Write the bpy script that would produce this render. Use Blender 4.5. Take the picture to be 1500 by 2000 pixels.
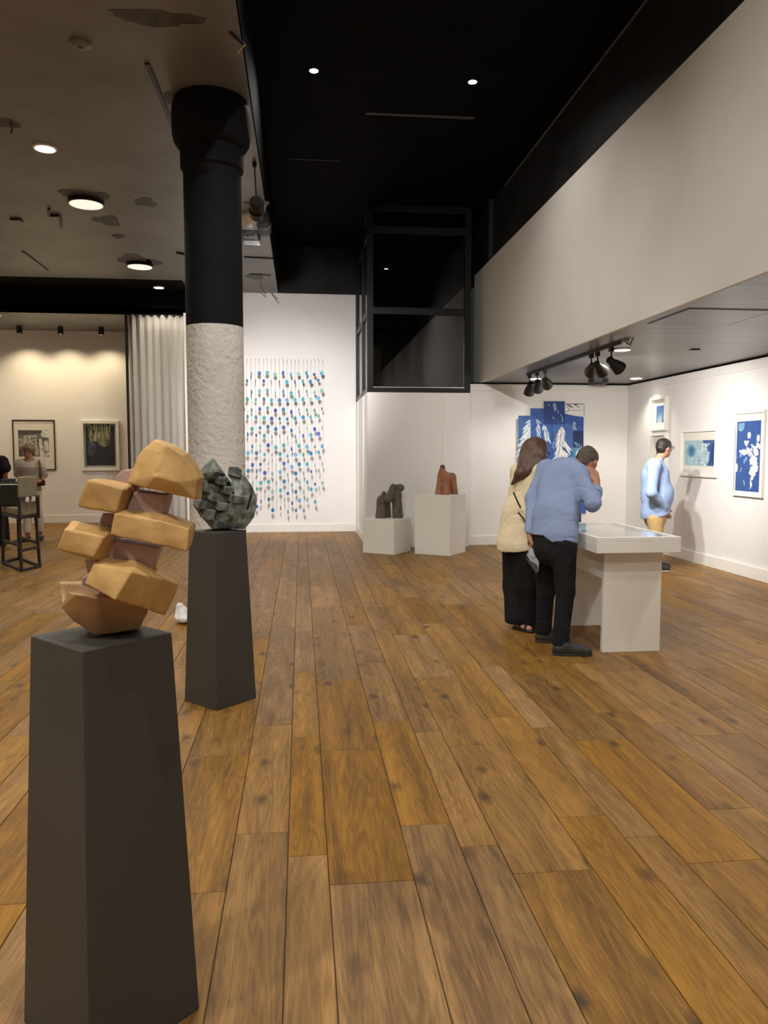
import bpy, bmesh, math, random
import numpy as np
from mathutils import Vector, Matrix
random.seed(7); np.random.seed(7)
for o in list(bpy.data.objects): bpy.data.objects.remove(o)
scene = bpy.context.scene
COL = scene.collection
# ------------------------------------------------------------------ camera
H = 1.5; F = 1500.0
TH = math.atan(116 / F); PSI = math.atan(162 / F * math.cos(TH))
CF = np.array([math.sin(PSI) * math.cos(TH), math.cos(PSI) * math.cos(TH), -math.sin(TH)])
CR = np.array([math.cos(PSI), -math.sin(PSI), 0.0])
CU = np.cross(CR, CF)
CAM = np.array([0, 0, H])
cd = bpy.data.cameras.new('camera'); cam = bpy.data.objects.new('camera', cd); COL.objects.link(cam)
cd.sensor_fit = 'VERTICAL'; cd.sensor_height = 36; cd.lens = F * 36 / 2000; cd.clip_start = .05
cam.location = CAM; cam.rotation_euler = (math.pi / 2 - TH, 0, -PSI)
scene.camera = cam
# ------------------------------------------------------------------ view / world
vs = scene.view_settings
vs.view_transform = 'Standard'; vs.look = 'None'; vs.gamma = 1; vs.use_curve_mapping = False; vs.exposure = 0.0
w = bpy.data.worlds.new('world'); scene.world = w; w.use_nodes = True
w.node_tree.nodes['Background'].inputs[0].default_value = (.9, .92, 1, 1)
w.node_tree.nodes['Background'].inputs[1].default_value = 0.02
# lamp strengths in one place (watts)
PW = dict(left=175, disc=210, alc=46, high=150, soff=95, track=200, art=640, front=165)
WARM = (1, .92, .77); NEUT = (1, .965, .91); COOL = (1, .97, .97)

# pixel helpers: a pixel is a direction, met with a known plane of the room
def ray(x, y): return CF + CR * (x - 750) / F + CU * (1000 - y) / F
def PZ(x, y, z=0.0): d = ray(x, y); return CAM + d * ((z - H) / d[2])
def PY(x, y, Y): d = ray(x, y); return CAM + d * (Y / d[1])
def PX(x, y, X): d = ray(x, y); return CAM + d * (X / d[0])
def proj(p):
    d = np.asarray(p, float) - CAM
    return 750 + F * (d @ CR) / (d @ CF), 1000 - F * (d @ CU) / (d @ CF)
def nrm(v): v = np.asarray(v, float); return v / (np.linalg.norm(v) + 1e-12)
def lin(r, g, b):
    f = lambda c: (c / 255 / 12.92) if c / 255 <= .04045 else ((c / 255 + .055) / 1.055) ** 2.4
    return (f(r), f(g), f(b), 1)

# ------------------------------------------------------------------ materials
def mat(name, col, rough=.6, var=0, vscale=6, bump=0, bscale=60, metal=0, spec=.5, coat=0, vcol=None, stretch=(1, 1, 1), bdist=.01):
    m = bpy.data.materials.new(name); m.use_nodes = True
    nt = m.node_tree; N = nt.nodes; L = nt.links; b = N['Principled BSDF']
    b.inputs['Base Color'].default_value = col; b.inputs['Roughness'].default_value = rough
    b.inputs['Metallic'].default_value = metal; b.inputs['Specular IOR Level'].default_value = spec
    b.inputs['Coat Weight'].default_value = coat
    if var or bump:
        tc = N.new('ShaderNodeTexCoord'); mp = N.new('ShaderNodeMapping'); mp.inputs['Scale'].default_value = stretch
        L.new(tc.outputs['Object'], mp.inputs['Vector'])
    if var:
        n = N.new('ShaderNodeTexNoise'); n.inputs['Scale'].default_value = vscale; n.inputs['Detail'].default_value = 6
        L.new(mp.outputs[0], n.inputs['Vector'])
        mx = N.new('ShaderNodeMix'); mx.data_type = 'RGBA'
        c2 = vcol if vcol else tuple(c * (1 - var) for c in col[:3]) + (1,)
        c1 = col if vcol else tuple(min(1, c * (1 + var)) for c in col[:3]) + (1,)
        rp = N.new('ShaderNodeMapRange'); rp.inputs[1].default_value = .36; rp.inputs[2].default_value = .64
        L.new(n.outputs[0], rp.inputs[0]); L.new(rp.outputs[0], mx.inputs[0])
        mx.inputs[6].default_value = c1; mx.inputs[7].default_value = c2
        L.new(mx.outputs[2], b.inputs['Base Color'])
    if bump:
        n = N.new('ShaderNodeTexNoise'); n.inputs['Scale'].default_value = bscale; n.inputs['Detail'].default_value = 4
        L.new(mp.outputs[0], n.inputs['Vector'])
        bp = N.new('ShaderNodeBump'); bp.inputs['Strength'].default_value = bump; bp.inputs['Distance'].default_value = bdist
        L.new(n.outputs[0], bp.inputs['Height']); L.new(bp.outputs[0], b.inputs['Normal'])
    return m
def emat(name, col, s):
    m = bpy.data.materials.new(name); m.use_nodes = True; b = m.node_tree.nodes['Principled BSDF']
    b.inputs['Base Color'].default_value = (.8, .8, .8, 1)
    b.inputs['Emission Color'].default_value = col; b.inputs['Emission Strength'].default_value = s
    return m
def glass(name, tint, ior=1.5, rough=0.0):
    m = bpy.data.materials.new(name); m.use_nodes = True; nt = m.node_tree; N = nt.nodes; L = nt.links
    N.remove(N['Principled BSDF']); t = N.new('ShaderNodeBsdfTransparent'); t.inputs[0].default_value = tint
    g = N.new('ShaderNodeBsdfGlossy'); g.inputs['Roughness'].default_value = rough
    fr0 = N.new('ShaderNodeFresnel'); fr0.inputs[0].default_value = ior
    ge = N.new('ShaderNodeNewGeometry'); iv = N.new('ShaderNodeMath'); iv.operation = 'SUBTRACT'; iv.inputs[0].default_value = 1; L.new(ge.outputs['Backfacing'], iv.inputs[1])
    fr = N.new('ShaderNodeMath'); fr.operation = 'MULTIPLY'; L.new(fr0.outputs[0], fr.inputs[0]); L.new(iv.outputs[0], fr.inputs[1])
    mx = N.new('ShaderNodeMixShader'); L.new(fr.outputs[0], mx.inputs[0]); L.new(t.outputs[0], mx.inputs[1]); L.new(g.outputs[0], mx.inputs[2])
    L.new(mx.outputs[0], N['Material Output'].inputs[0]); return m

M = {}
M['wall'] = mat('white_wall_paint', (.80, .775, .755, 1), .75, .02, 1.2, .15, 90, bdist=.004)
M['wall_rough'] = mat('rough_white_plaster', (.60, .575, .54, 1), .8, .06, 3, .9, 22, bdist=.02)
M['fascia'] = mat('fascia_plaster', (.70, .67, .61, 1), .7, .05, .8, .3, 40, bdist=.006)
M['black'] = mat('black_paint', (.0035, .0035, .0036, 1), .8, .25, 2, .2, 60, spec=.05)
M['black_wall'] = mat('black_wall_paint', (.015, .015, .016, 1), .6, .3, 3, .25, 60, spec=.2)
M['colblack'] = mat('column_black', (.009, .009, .0105, 1), .75, .15, 3, .4, 40, spec=.08)
M['ceil'] = mat('grey_ceiling', (.165, .165, .16, 1), .42, .16, 1.3, .25, 3, spec=.45, bdist=.03)
M['soffit'] = mat('soffit_grey', (.17, .165, .157, 1), .33, .15, 1.2, .18, 2.2, spec=.5, stretch=(.6, 5, 1), bdist=.03)
M['patch'] = mat('dark_paint_patch', (.06, .057, .052, 1), .6, .3, 12)
M['white'] = mat('white_lacquer', (.80, .78, .73, 1), .45, .015, 3)
M['grey_plinth'] = mat('dark_grey_plinth', (.045, .043, .039, 1), .6, .08, 2, .1, 200)
M['metal_black'] = mat('black_metal', (.012, .012, .012, 1), .38, spec=.4)
M['frame_black'] = mat('black_frame', (.012, .010, .009, 1), .4)
M['shaft_frame'] = mat('shaft_black_frame', (.005, .005, .005, 1), .35, spec=.25)
M['chrome'] = mat('steel', (.5, .5, .5, 1), .25, metal=1)
M['lens'] = emat('lamp_lens', (1, .93, .8, 1), 9)
M['disc_lens'] = emat('diffuser_lens', (1, .92, .78, 1), .9)
M['pin'] = emat('pin_lens', (1, .97, .92, 1), 14)
M['spotlens'] = emat('spot_lens', (1, .94, .84, 1), 8)
M['glass_dark'] = glass('smoked_glass', (.42, .42, .42, 1), 1.95)
M['glass'] = glass('clear_glass', (.97, .975, .97, 1))
M['pane'] = glass('picture_glass', (.985, .985, .98, 1), 1.2)
M['mat_board'] = mat('mat_board', (.80, .77, .70, 1), .8)
M['paper'] = mat('white_paper', (.78, .76, .71, 1), .8)
M['curtain'] = mat('curtain_fabric', (.52, .49, .445, 1), .9, .05, 30, .2, 300, stretch=(1, 1, .1))
M['thread'] = mat('pale_thread', (.55, .52, .49, 1), .8)
M['skin'] = mat('skin', (.46, .24, .16, 1), .55, .08, 30)
M['skin2'] = mat('skin_tanned', (.36, .17, .11, 1), .55, .08, 30)
M['eye'] = mat('eye', (.05, .035, .03, 1), .2)

def wood():
    m = bpy.data.materials.new('oak_plank'); m.use_nodes = True; nt = m.node_tree; N = nt.nodes; L = nt.links
    b = N['Principled BSDF']
    def nd(t, **k):
        n = N.new('ShaderNode' + t)
        for a, v in k.items(): setattr(n, a, v)
        return n
    def math_(op, a, bb):
        n = nd('Math', operation=op)
        for i, v in enumerate((a, bb)):
            if isinstance(v, (int, float)): n.inputs[i].default_value = v
            else: L.new(v, n.inputs[i])
        return n.outputs[0]
    geo = nd('NewGeometry'); oi = nd('ObjectInfo'); at = nd('Attribute'); at.attribute_name = 'plank_rnd'
    rnd = math_('FRACT', math_('ADD', oi.outputs['Random'], at.outputs['Fac']), 0)
    r2 = math_('FRACT', math_('MULTIPLY', rnd, 17.31), 0); r3 = math_('FRACT', math_('MULTIPLY', rnd, 71.77), 0)
    cx = nd('CombineXYZ'); L.new(math_('MULTIPLY', rnd, 40.), cx.inputs[0]); L.new(math_('MULTIPLY', r2, 60.), cx.inputs[1]); L.new(math_('MULTIPLY', r3, 9.), cx.inputs[2])
    va = nd('VectorMath', operation='ADD'); L.new(geo.outputs['Position'], va.inputs[0]); L.new(cx.outputs[0], va.inputs[1])
    def noise(scale, sc, det=5, dist=0.0, rough=.55):
        mp = nd('Mapping'); mp.inputs['Scale'].default_value = scale; L.new(va.outputs[0], mp.inputs[0])
        n = nd('TexNoise'); n.inputs['Scale'].default_value = sc; n.inputs['Detail'].default_value = det
        n.inputs['Distortion'].default_value = dist; n.inputs['Roughness'].default_value = rough
        L.new(mp.outputs[0], n.inputs['Vector']); return n.outputs[0]
    broad = noise((5, .7, 1), 1.3, 6, 1.6)
    grain = noise((26, 1.6, 1), 2.0, 8, 1.8, .7)
    fine = noise((160, 5, 1), 1.6, 3, .3)
    # long annual-ring bands along the plank
    mpw = nd('Mapping'); mpw.inputs['Scale'].default_value = (1, .07, 1); L.new(va.outputs[0], mpw.inputs[0])
    wv = nd('TexWave', wave_type='BANDS', bands_direction='X'); wv.inputs['Scale'].default_value = 9; wv.inputs['Distortion'].default_value = 7
    wv.inputs['Detail'].default_value = 3; wv.inputs['Detail Scale'].default_value = 1.4; L.new(mpw.outputs[0], wv.inputs['Vector'])
    # knots
    mpk = nd('Mapping'); mpk.inputs['Scale'].default_value = (5.0, 2.6, 1); L.new(va.outputs[0], mpk.inputs[0])
    wob = nd('TexNoise'); wob.inputs['Scale'].default_value = 30; L.new(va.outputs[0], wob.inputs['Vector'])
    wm = nd('VectorMath', operation='SCALE'); L.new(wob.outputs['Color'], wm.inputs[0]); wm.inputs['Scale'].default_value = .14
    wa = nd('VectorMath', operation='ADD'); L.new(mpk.outputs[0], wa.inputs[0]); L.new(wm.outputs[0], wa.inputs[1])
    vo = nd('TexVoronoi', feature='F1', voronoi_dimensions='2D'); vo.inputs['Scale'].default_value = .8; L.new(wa.outputs[0], vo.inputs['Vector'])
    kn = nd('MapRange'); kn.inputs[1].default_value = .03; kn.inputs[2].default_value = .15; kn.inputs[3].default_value = 1; kn.inputs[4].default_value = 0
    L.new(vo.outputs['Distance'], kn.inputs[0])
    sc_ = nd('SeparateColor'); L.new(vo.outputs['Color'], sc_.inputs[0]); gate = math_('GREATER_THAN', sc_.outputs[0], .5); kfac = math_('MULTIPLY', math_('MULTIPLY', kn.outputs[0], gate), math_('ADD', .4, math_('MULTIPLY', sc_.outputs[1], .55)))
    fig = noise((4.2, .42, 1), 1.5, 2, .9, .45)          # contour lines of a stretched field give cathedral figure
    rings = math_('SINE', math_('MULTIPLY', fig, 95.), 0)
    sap = noise((9, .16, 1), 1.1, 2, .4)
    ramp = nd('ValToRGB'); e = ramp.color_ramp.elements
    e[0].position = .22; e[0].color = (.066, .034, .012, 1); e[1].position = .80; e[1].color = (.42, .225, .066, 1)
    mid = ramp.color_ramp.elements.new(.5); mid.color = (.215, .112, .033, 1)
    s = math_('ADD', math_('MULTIPLY', broad, .42), math_('ADD', math_('MULTIPLY', math_('SUBTRACT', grain, .5), .70), .23))
    s = math_('ADD', s, math_('MULTIPLY', rings, .042))
    s = math_('ADD', s, math_('MULTIPLY', math_('SUBTRACT', sap, .5), .42))
    s = math_('ADD', s, math_('MULTIPLY', math_('SUBTRACT', r2, .45), .11))
    s = math_('ADD', s, math_('MULTIPLY', math_('SUBTRACT', fine, .5), .16))
    s = math_('ADD', s, .075)
    L.new(s, ramp.inputs[0])
    hs = nd('HueSaturation'); L.new(ramp.outputs[0], hs.inputs['Color'])
    L.new(math_('ADD', .92, math_('MULTIPLY', r3, .22)), hs.inputs['Saturation']); hs.inputs['Value'].default_value = 1
    mk = nd('Mix', data_type='RGBA'); L.new(kfac, mk.inputs[0]); L.new(hs.outputs[0], mk.inputs[6]); mk.inputs[7].default_value = (.045, .027, .015, 1)
    L.new(mk.outputs[2], b.inputs['Base Color'])
    L.new(math_('ADD', .38, math_('MULTIPLY', grain, .2)), b.inputs['Roughness']); b.inputs['Specular IOR Level'].default_value = .28
    bp = nd('Bump'); bp.inputs['Strength'].default_value = .22; bp.inputs['Distance'].default_value = .004
    L.new(math_('ADD', grain, math_('MULTIPLY', fine, .5)), bp.inputs['Height']); L.new(bp.outputs[0], b.inputs['Normal'])
    return m
M['wood'] = wood()
M['grout'] = mat('dark_grout', (.05, .035, .022, 1), .8)

# ------------------------------------------------------------------ object helpers
def tag(o, label=None, cat=None, group=None, kind=None):
    if label: o['label'] = label
    if cat: o['category'] = cat
    if group: o['group'] = group
    if kind: o['kind'] = kind
    return o
def thing(name, loc, label, cat, group=None):
    o = bpy.data.objects.new(name, None); COL.objects.link(o); o.location = loc; o.empty_display_size = .1
    return tag(o, label, cat, group)
def rootloc(o):
    while o.parent: o = o.parent
    return np.array(o.location)
def link(name, verts, faces, m, parent=None, smooth=False, org=None):
    v = np.asarray(verts, float)
    if parent is not None: off = rootloc(parent)
    else: off = np.asarray(org, float) if org is not None else np.zeros(3)
    me = bpy.data.meshes.new(name); me.from_pydata((v - off).tolist(), [], [list(map(int, f)) for f in faces]); me.update()
    if m is not None: me.materials.append(m)
    if smooth: me.polygons.foreach_set('use_smooth', [True] * len(me.polygons))
    o = bpy.data.objects.new(name, me); COL.objects.link(o)
    if parent is not None: o.parent = parent
    else: o.location = off
    return o
def basis(d):
    d = nrm(d); a = np.array([0, 0, 1.]) if abs(d[2]) < .9 else np.array([1., 0, 0])
    x = nrm(np.cross(a, d)); return x, np.cross(d, x), d
class MB:
    def __init__(s): s.v = []; s.f = []
    def add(s, v, f):
        n = len(s.v); s.v += [tuple(map(float, p)) for p in v]; s.f += [tuple(i + n for i in q) for q in f]; return s
    def box(s, x0, x1, y0, y1, z0, z1):
        return s.add([(x0, y0, z0), (x1, y0, z0), (x1, y1, z0), (x0, y1, z0), (x0, y0, z1), (x1, y0, z1), (x1, y1, z1), (x0, y1, z1)],
                     [(0, 3, 2, 1), (4, 5, 6, 7), (0, 1, 5, 4), (1, 2, 6, 5), (2, 3, 7, 6), (3, 0, 4, 7)])
    def obox(s, c, ax, hs):
        c = np.asarray(c, float); ax = [np.asarray(a, float) * h for a, h in zip(ax, hs)]; v = []
        for k in (-1, 1):
            for i, j in ((-1, -1), (1, -1), (1, 1), (-1, 1)): v.append(c + ax[0] * i + ax[1] * j + ax[2] * k)
        return s.add(v, [(0, 3, 2, 1), (4, 5, 6, 7), (0, 1, 5, 4), (1, 2, 6, 5), (2, 3, 7, 6), (3, 0, 4, 7)])
    def bar(s, a, b, w, t=None, up=None):
        a = np.asarray(a, float); b = np.asarray(b, float); x, y, d = basis(b - a)
        if up is not None: x = nrm(np.cross(up, d)); y = np.cross(d, x)
        return s.obox((a + b) / 2, (x, y, d), (w / 2, (t or w) / 2, np.linalg.norm(b - a) / 2))
    def tube(s, pts, radii, n=12, caps=True):
        pts = [np.asarray(p, float) for p in pts]; k = len(pts); v = []; f = []
        if isinstance(radii, (int, float)): radii = [radii] * k
        x0 = None
        for i in range(k):
            d = nrm(pts[min(i + 1, k - 1)] - pts[max(i - 1, 0)])
            if x0 is None: x, y, _ = basis(d)
            else: x = nrm(x0 - d * (x0 @ d)); y = np.cross(d, x)
            x0 = x
            for j in range(n):
                a = 2 * math.pi * j / n; v.append(pts[i] + radii[i] * (math.cos(a) * x + math.sin(a) * y))
        for i in range(k - 1):
            for j in range(n):
                j2 = (j + 1) % n; f.append((i * n + j, i * n + j2, (i + 1) * n + j2, (i + 1) * n + j))
        if caps: f.append(tuple(range(n - 1, -1, -1))); f.append(tuple((k - 1) * n + j for j in range(n)))
        return s.add(v, f)
    def lathe(s, c, axis, prof, n=24):
        """prof: (radius, height along axis) with the ends closed"""
        x, y, d = basis(axis); c = np.asarray(c, float); v = []; f = []
        for r, h in prof:
            for j in range(n):
                a = 2 * math.pi * j / n; v.append(c + d * h + max(r, 1e-4) * (math.cos(a) * x + math.sin(a) * y))
        k = len(prof)
        for i in range(k - 1):
            for j in range(n):
                j2 = (j + 1) % n; f.append((i * n + j, i * n + j2, (i + 1) * n + j2, (i + 1) * n + j))
        f.append(tuple(range(n - 1, -1, -1))); f.append(tuple((k - 1) * n + j for j in range(n)))
        return s.add(v, f)
    def prism(s, poly, dv):
        """poly: 3-D polygon, dv: extrusion"""
        p = [np.asarray(q, float) for q in poly]; n = len(p); dv = np.asarray(dv, float)
        return s.add(p + [q + dv for q in p], [tuple(range(n - 1, -1, -1)), tuple(range(n, 2 * n))] + [(i, (i + 1) % n, n + (i + 1) % n, n + i) for i in range(n)])
    def build(s, name, m, parent=None, smooth=False, bevel=0, org=None):
        o = link(name, s.v, s.f, m, parent, False, org)
        bm = bmesh.new(); bm.from_mesh(o.data); bmesh.ops.recalc_face_normals(bm, faces=bm.faces); bm.to_mesh(o.data); bm.free()
        if smooth:
            o.data.polygons.foreach_set('use_smooth', [True] * len(o.data.polygons))
            o.data.set_sharp_from_angle(angle=math.radians(40))
        if bevel:
            md = o.modifiers.new('bevel', 'BEVEL'); md.width = bevel; md.segments = 2; md.limit_method = 'ANGLE'
        return o
def box(name, b, m, parent=None, bevel=0): return MB().box(*b).build(name, m, parent, bevel=bevel)
def struct(o, label=None): return tag(o, label, kind='structure')
def lamp(kind, parent, loc, power, col, target=None, size=.05, angle=120, blend=.6):
    l = bpy.data.lights.new('lamp', kind); l.energy = power; l.color = col
    if kind == 'SPOT': l.spot_size = math.radians(angle); l.spot_blend = blend
    if kind == 'AREA': l.shape = 'DISK'; l.size = size
    else: l.shadow_soft_size = size
    o = bpy.data.objects.new('lamp', l); COL.objects.link(o)
    d = Vector((0, 0, -1)) if target is None else Vector(np.asarray(target, float) - np.asarray(loc, float))
    o.rotation_euler = d.to_track_quat('-Z', 'Y').to_euler()
    if parent is not None: o.parent = parent; o.location = np.asarray(loc, float) - rootloc(parent)
    else: o.location = loc
    return o

# ------------------------------------------------------------------ signed-distance modelling (organic, one continuous surface)
class SDF:
    def __init__(s, lo, hi, h):
        lo, hi = np.minimum(lo, hi), np.maximum(lo, hi); s.lo = np.asarray(lo, float); s.h = h
        s.n = np.maximum(np.ceil((np.asarray(hi, float) - s.lo) / h).astype(int) + 1, 4)
        s.F = np.full(s.n, 1.0, np.float32)
        s.ax = [(s.lo[i] + np.arange(s.n[i]) * h).astype(np.float32) for i in range(3)]
    def sub(s, lo, hi):
        sl = []
        for i in range(3):
            a = int(np.clip(math.floor((lo[i] - s.lo[i]) / s.h), 0, s.n[i])); b = int(np.clip(math.ceil((hi[i] - s.lo[i]) / s.h) + 1, 0, s.n[i]))
            sl.append(slice(a, b))
        return tuple(sl), s.ax[0][sl[0]][:, None, None], s.ax[1][sl[1]][None, :, None], s.ax[2][sl[2]][None, None, :]
    def comb(s, sl, d, k, neg=False):
        A = s.F[sl]
        if A.size == 0: return
        if neg:
            d = -d
            if k > 0:
                hh = np.clip(k - np.abs(A - d), 0, None) / k; s.F[sl] = np.maximum(A, d) + hh * hh * k * .25
            else: s.F[sl] = np.maximum(A, d)
        else:
            if k > 0:
                hh = np.clip(k - np.abs(A - d), 0, None) / k; s.F[sl] = np.minimum(A, d) - hh * hh * k * .25
            else: s.F[sl] = np.minimum(A, d)
    def cap(s, a, b, ra, rb=None, k=.02, n=None, fl=1.0, neg=False):
        a = np.asarray(a, float); b = np.asarray(b, float); rb = ra if rb is None else rb
        R = max(ra, rb) * max(1, fl) + k + 3 * s.h
        sl, x, y, z = s.sub(np.minimum(a, b) - R, np.maximum(a, b) + R)
        px, py, pz = x - a[0], y - a[1], z - a[2]
        ba = b - a
        if n is not None:
            n = nrm(n); t = (px * n[0] + py * n[1] + pz * n[2]) * (1 / fl - 1); px = px + t * n[0]; py = py + t * n[1]; pz = pz + t * n[2]
            ba = ba + n * (ba @ n) * (1 / fl - 1)
        hh = np.clip((px * ba[0] + py * ba[1] + pz * ba[2]) / (ba @ ba + 1e-9), 0, 1)
        d = np.sqrt((px - ba[0] * hh) ** 2 + (py - ba[1] * hh) ** 2 + (pz - ba[2] * hh) ** 2) - (ra + (rb - ra) * hh)
        if n is not None and fl < 1: d = d * (fl * .5 + .5)
        s.comb(sl, d, k, neg); return s
    def ell(s, c, r, ax=None, k=.02, neg=False):
        c = np.asarray(c, float); r = np.asarray(r, float); R = r.max() + k + 3 * s.h
        sl, x, y, z = s.sub(c - R, c + R); px, py, pz = x - c[0], y - c[1], z - c[2]
        if ax is None: q = (px, py, pz)
        else: q = [px * a[0] + py * a[1] + pz * a[2] for a in ax]
        k0 = np.sqrt((q[0] / r[0]) ** 2 + (q[1] / r[1]) ** 2 + (q[2] / r[2]) ** 2)
        k1 = np.sqrt((q[0] / r[0] ** 2) ** 2 + (q[1] / r[1] ** 2) ** 2 + (q[2] / r[2] ** 2) ** 2) + 1e-6
        s.comb(sl, k0 * (k0 - 1) / k1, k, neg); return s
    def box(s, c, hs, ax=None, rd=.005, k=0, neg=False):
        c = np.asarray(c, float); R = np.linalg.norm(hs) + k + 3 * s.h
        sl, x, y, z = s.sub(c - R, c + R); px, py, pz = x - c[0], y - c[1], z - c[2]
        q = (px, py, pz) if ax is None else [px * a[0] + py * a[1] + pz * a[2] for a in ax]
        q = [np.abs(q[i]) - (hs[i] - rd) for i in range(3)]
        o = np.sqrt(sum(np.clip(t, 0, None) ** 2 for t in q)) + np.minimum(np.maximum(np.maximum(q[0], q[1]), q[2]), 0) - rd
        s.comb(sl, o, k, neg); return s
    def hull(s, pts, rd=.006, k=0, neg=False):
        """convex hull of points with softened edges"""
        bm = bmesh.new()
        for p in pts: bm.verts.new(p)
        r = bmesh.ops.convex_hull(bm, input=bm.verts); bm.normal_update()
        cen = np.mean(np.asarray(pts, float), 0); pl = []
        for f in bm.faces:
            nn = np.array(f.normal); 
            if np.linalg.norm(nn) < .5: continue
            c0 = np.array(f.verts[0].co)
            if nn @ (c0 - cen) < 0: nn = -nn
            if not any(np.dot(nn, q[0]) > .999 and abs(q[1] - nn @ c0) < 1e-3 for q in pl): pl.append((nn, nn @ c0))
        bm.free()
        pts = np.asarray(pts, float); R = k + 3 * s.h
        sl, x, y, z = s.sub(pts.min(0) - R, pts.max(0) + R); d = None
        for nn, c0 in pl:
            e = x * nn[0] + y * nn[1] + z * nn[2] - c0
            if d is None: d = e
            elif rd > .015:
                hh = np.clip(rd * 2 - np.abs(d - e), 0, None) / (rd * 2); d = np.maximum(d, e) + hh * hh * rd * .5
            else: d = np.maximum(d, e)
        s.comb(sl, d, k, neg); return s
    def plane(s, n, p, k=.0):
        """keep the side the normal points away from"""
        n = nrm(n); x, y, z = s.ax[0][:, None, None], s.ax[1][None, :, None], s.ax[2][None, None, :]
        d = x * n[0] + y * n[1] + z * n[2] - float(n @ np.asarray(p, float))
        if k > 0:
            hh = np.clip(k - np.abs(s.F - d), 0, None) / k; s.F = np.maximum(s.F, d) + hh * hh * k * .25
        else: s.F = np.maximum(s.F, d)
        return s
    def disp(s, fn, band=.04):
        i = np.where(np.abs(s.F) < band)
        s.F[i] += fn(s.ax[0][i[0]], s.ax[1][i[1]], s.ax[2][i[2]]).astype(np.float32); return s
    def mesh(s):
        F = s.F.copy()
        for ax in range(3):
            sl = [slice(None)] * 3; sl[ax] = 0; F[tuple(sl)] = 1; sl[ax] = -1; F[tuple(sl)] = 1
        In = F < 0; n = np.array(F.shape) - 1; cnt = np.zeros(n, np.int8); P = np.zeros(tuple(n) + (3,), np.float32)
        c = lambda A, o: A[o[0]:o[0] + n[0], o[1]:o[1] + n[1], o[2]:o[2] + n[2]]
        offs = [(i, j, k) for i in (0, 1) for j in (0, 1) for k in (0, 1)]
        alli = np.ones(n, bool); anyi = np.zeros(n, bool)
        for o in offs: t = c(In, o); alli &= t; anyi |= t
        mk = anyi & ~alli; idx = np.argwhere(mk); N = len(idx)
        vals = {o: F[idx[:, 0] + o[0], idx[:, 1] + o[1], idx[:, 2] + o[2]] for o in offs}
        acc = np.zeros((N, 3)); num = np.zeros(N)
        for o in offs:
            for a in range(3):
                if o[a] == 0:
                    o2 = list(o); o2[a] = 1; o2 = tuple(o2); A = vals[o]; B = vals[o2]; m = (A < 0) != (B < 0)
                    t = np.where(m, A / np.where(m, A - B, 1), 0); p = np.tile(np.array(o, float), (N, 1)); p[:, a] = t
                    acc[m] += p[m]; num[m] += 1
        V = s.lo + (idx + acc / np.maximum(num, 1)[:, None]) * s.h
        id_ = np.full(n, -1, np.int64); id_[tuple(idx.T)] = np.arange(N)
        Q = []
        for a in range(3):
            b_, c_ = (a + 1) % 3, (a + 2) % 3
            sl0 = [slice(1, -1)] * 3; sl1 = [slice(1, -1)] * 3
            sl0[a] = slice(0, -1); sl1[a] = slice(1, None)
            A = In[tuple(sl0)]; B = In[tuple(sl1)]
            e = np.argwhere(A != B); 
            if len(e) == 0: continue
            inside = A[tuple(e.T)]; e = e + 1; e[:, a] -= 1
            def g(db, dc):
                q = e.copy(); q[:, b_] -= db; q[:, c_] -= dc; return id_[tuple(q.T)]
            q = np.stack([g(1, 1), g(0, 1), g(0, 0), g(1, 0)], 1)
            q[~inside] = q[~inside][:, ::-1]; Q.append(q)
        return V, np.concatenate(Q)
    def build(s, name, m, parent=None, org=None, smooth=2):
        V, Q = s.mesh()
        if smooth and len(V):
            E_ = np.concatenate([Q[:, [0, 1]], Q[:, [1, 2]], Q[:, [2, 3]], Q[:, [3, 0]]])
            for it in range(smooth):
                for lam in (.5, -.52):
                    acc = np.zeros_like(V); cnt = np.zeros(len(V))
                    for k in range(3): acc[:, k] = np.bincount(E_[:, 0], V[E_[:, 1], k], len(V)) + np.bincount(E_[:, 1], V[E_[:, 0], k], len(V))
                    cnt = np.bincount(E_[:, 0], minlength=len(V)) + np.bincount(E_[:, 1], minlength=len(V))
                    V = V + lam * (acc / np.maximum(cnt, 1)[:, None] - V)
        return link(name, V, Q, m, parent, True, org)
def wnoise(seed, freq, n=10, stretch=(1, 1, 1)):
    r = np.random.RandomState(seed); K = r.normal(size=(n, 3)); K = K / np.linalg.norm(K, axis=1)[:, None] * r.uniform(.6, 1.6, (n, 1)) * freq * np.array(stretch)
    ph = r.uniform(0, 6.28, n)
    return lambda x, y, z: sum(np.sin(K[i, 0] * x + K[i, 1] * y + K[i, 2] * z + ph[i]) for i in range(n)) / math.sqrt(n)

# ================================================================== THE ROOM
XL, XR = -8.0, 5.34          # outer walls
XC, XF = -0.40, 2.87         # edge of the grey ceiling, fascia plane
YB, YBR, YA, Y0 = 14.6, 12.2, 17.0, -4.0
ZC, ZL, ZS, ZA, ZF = 5.30, 4.44, 2.62, 4.05, 4.41
YD = 14.75                    # drop face of the alcove

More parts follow.
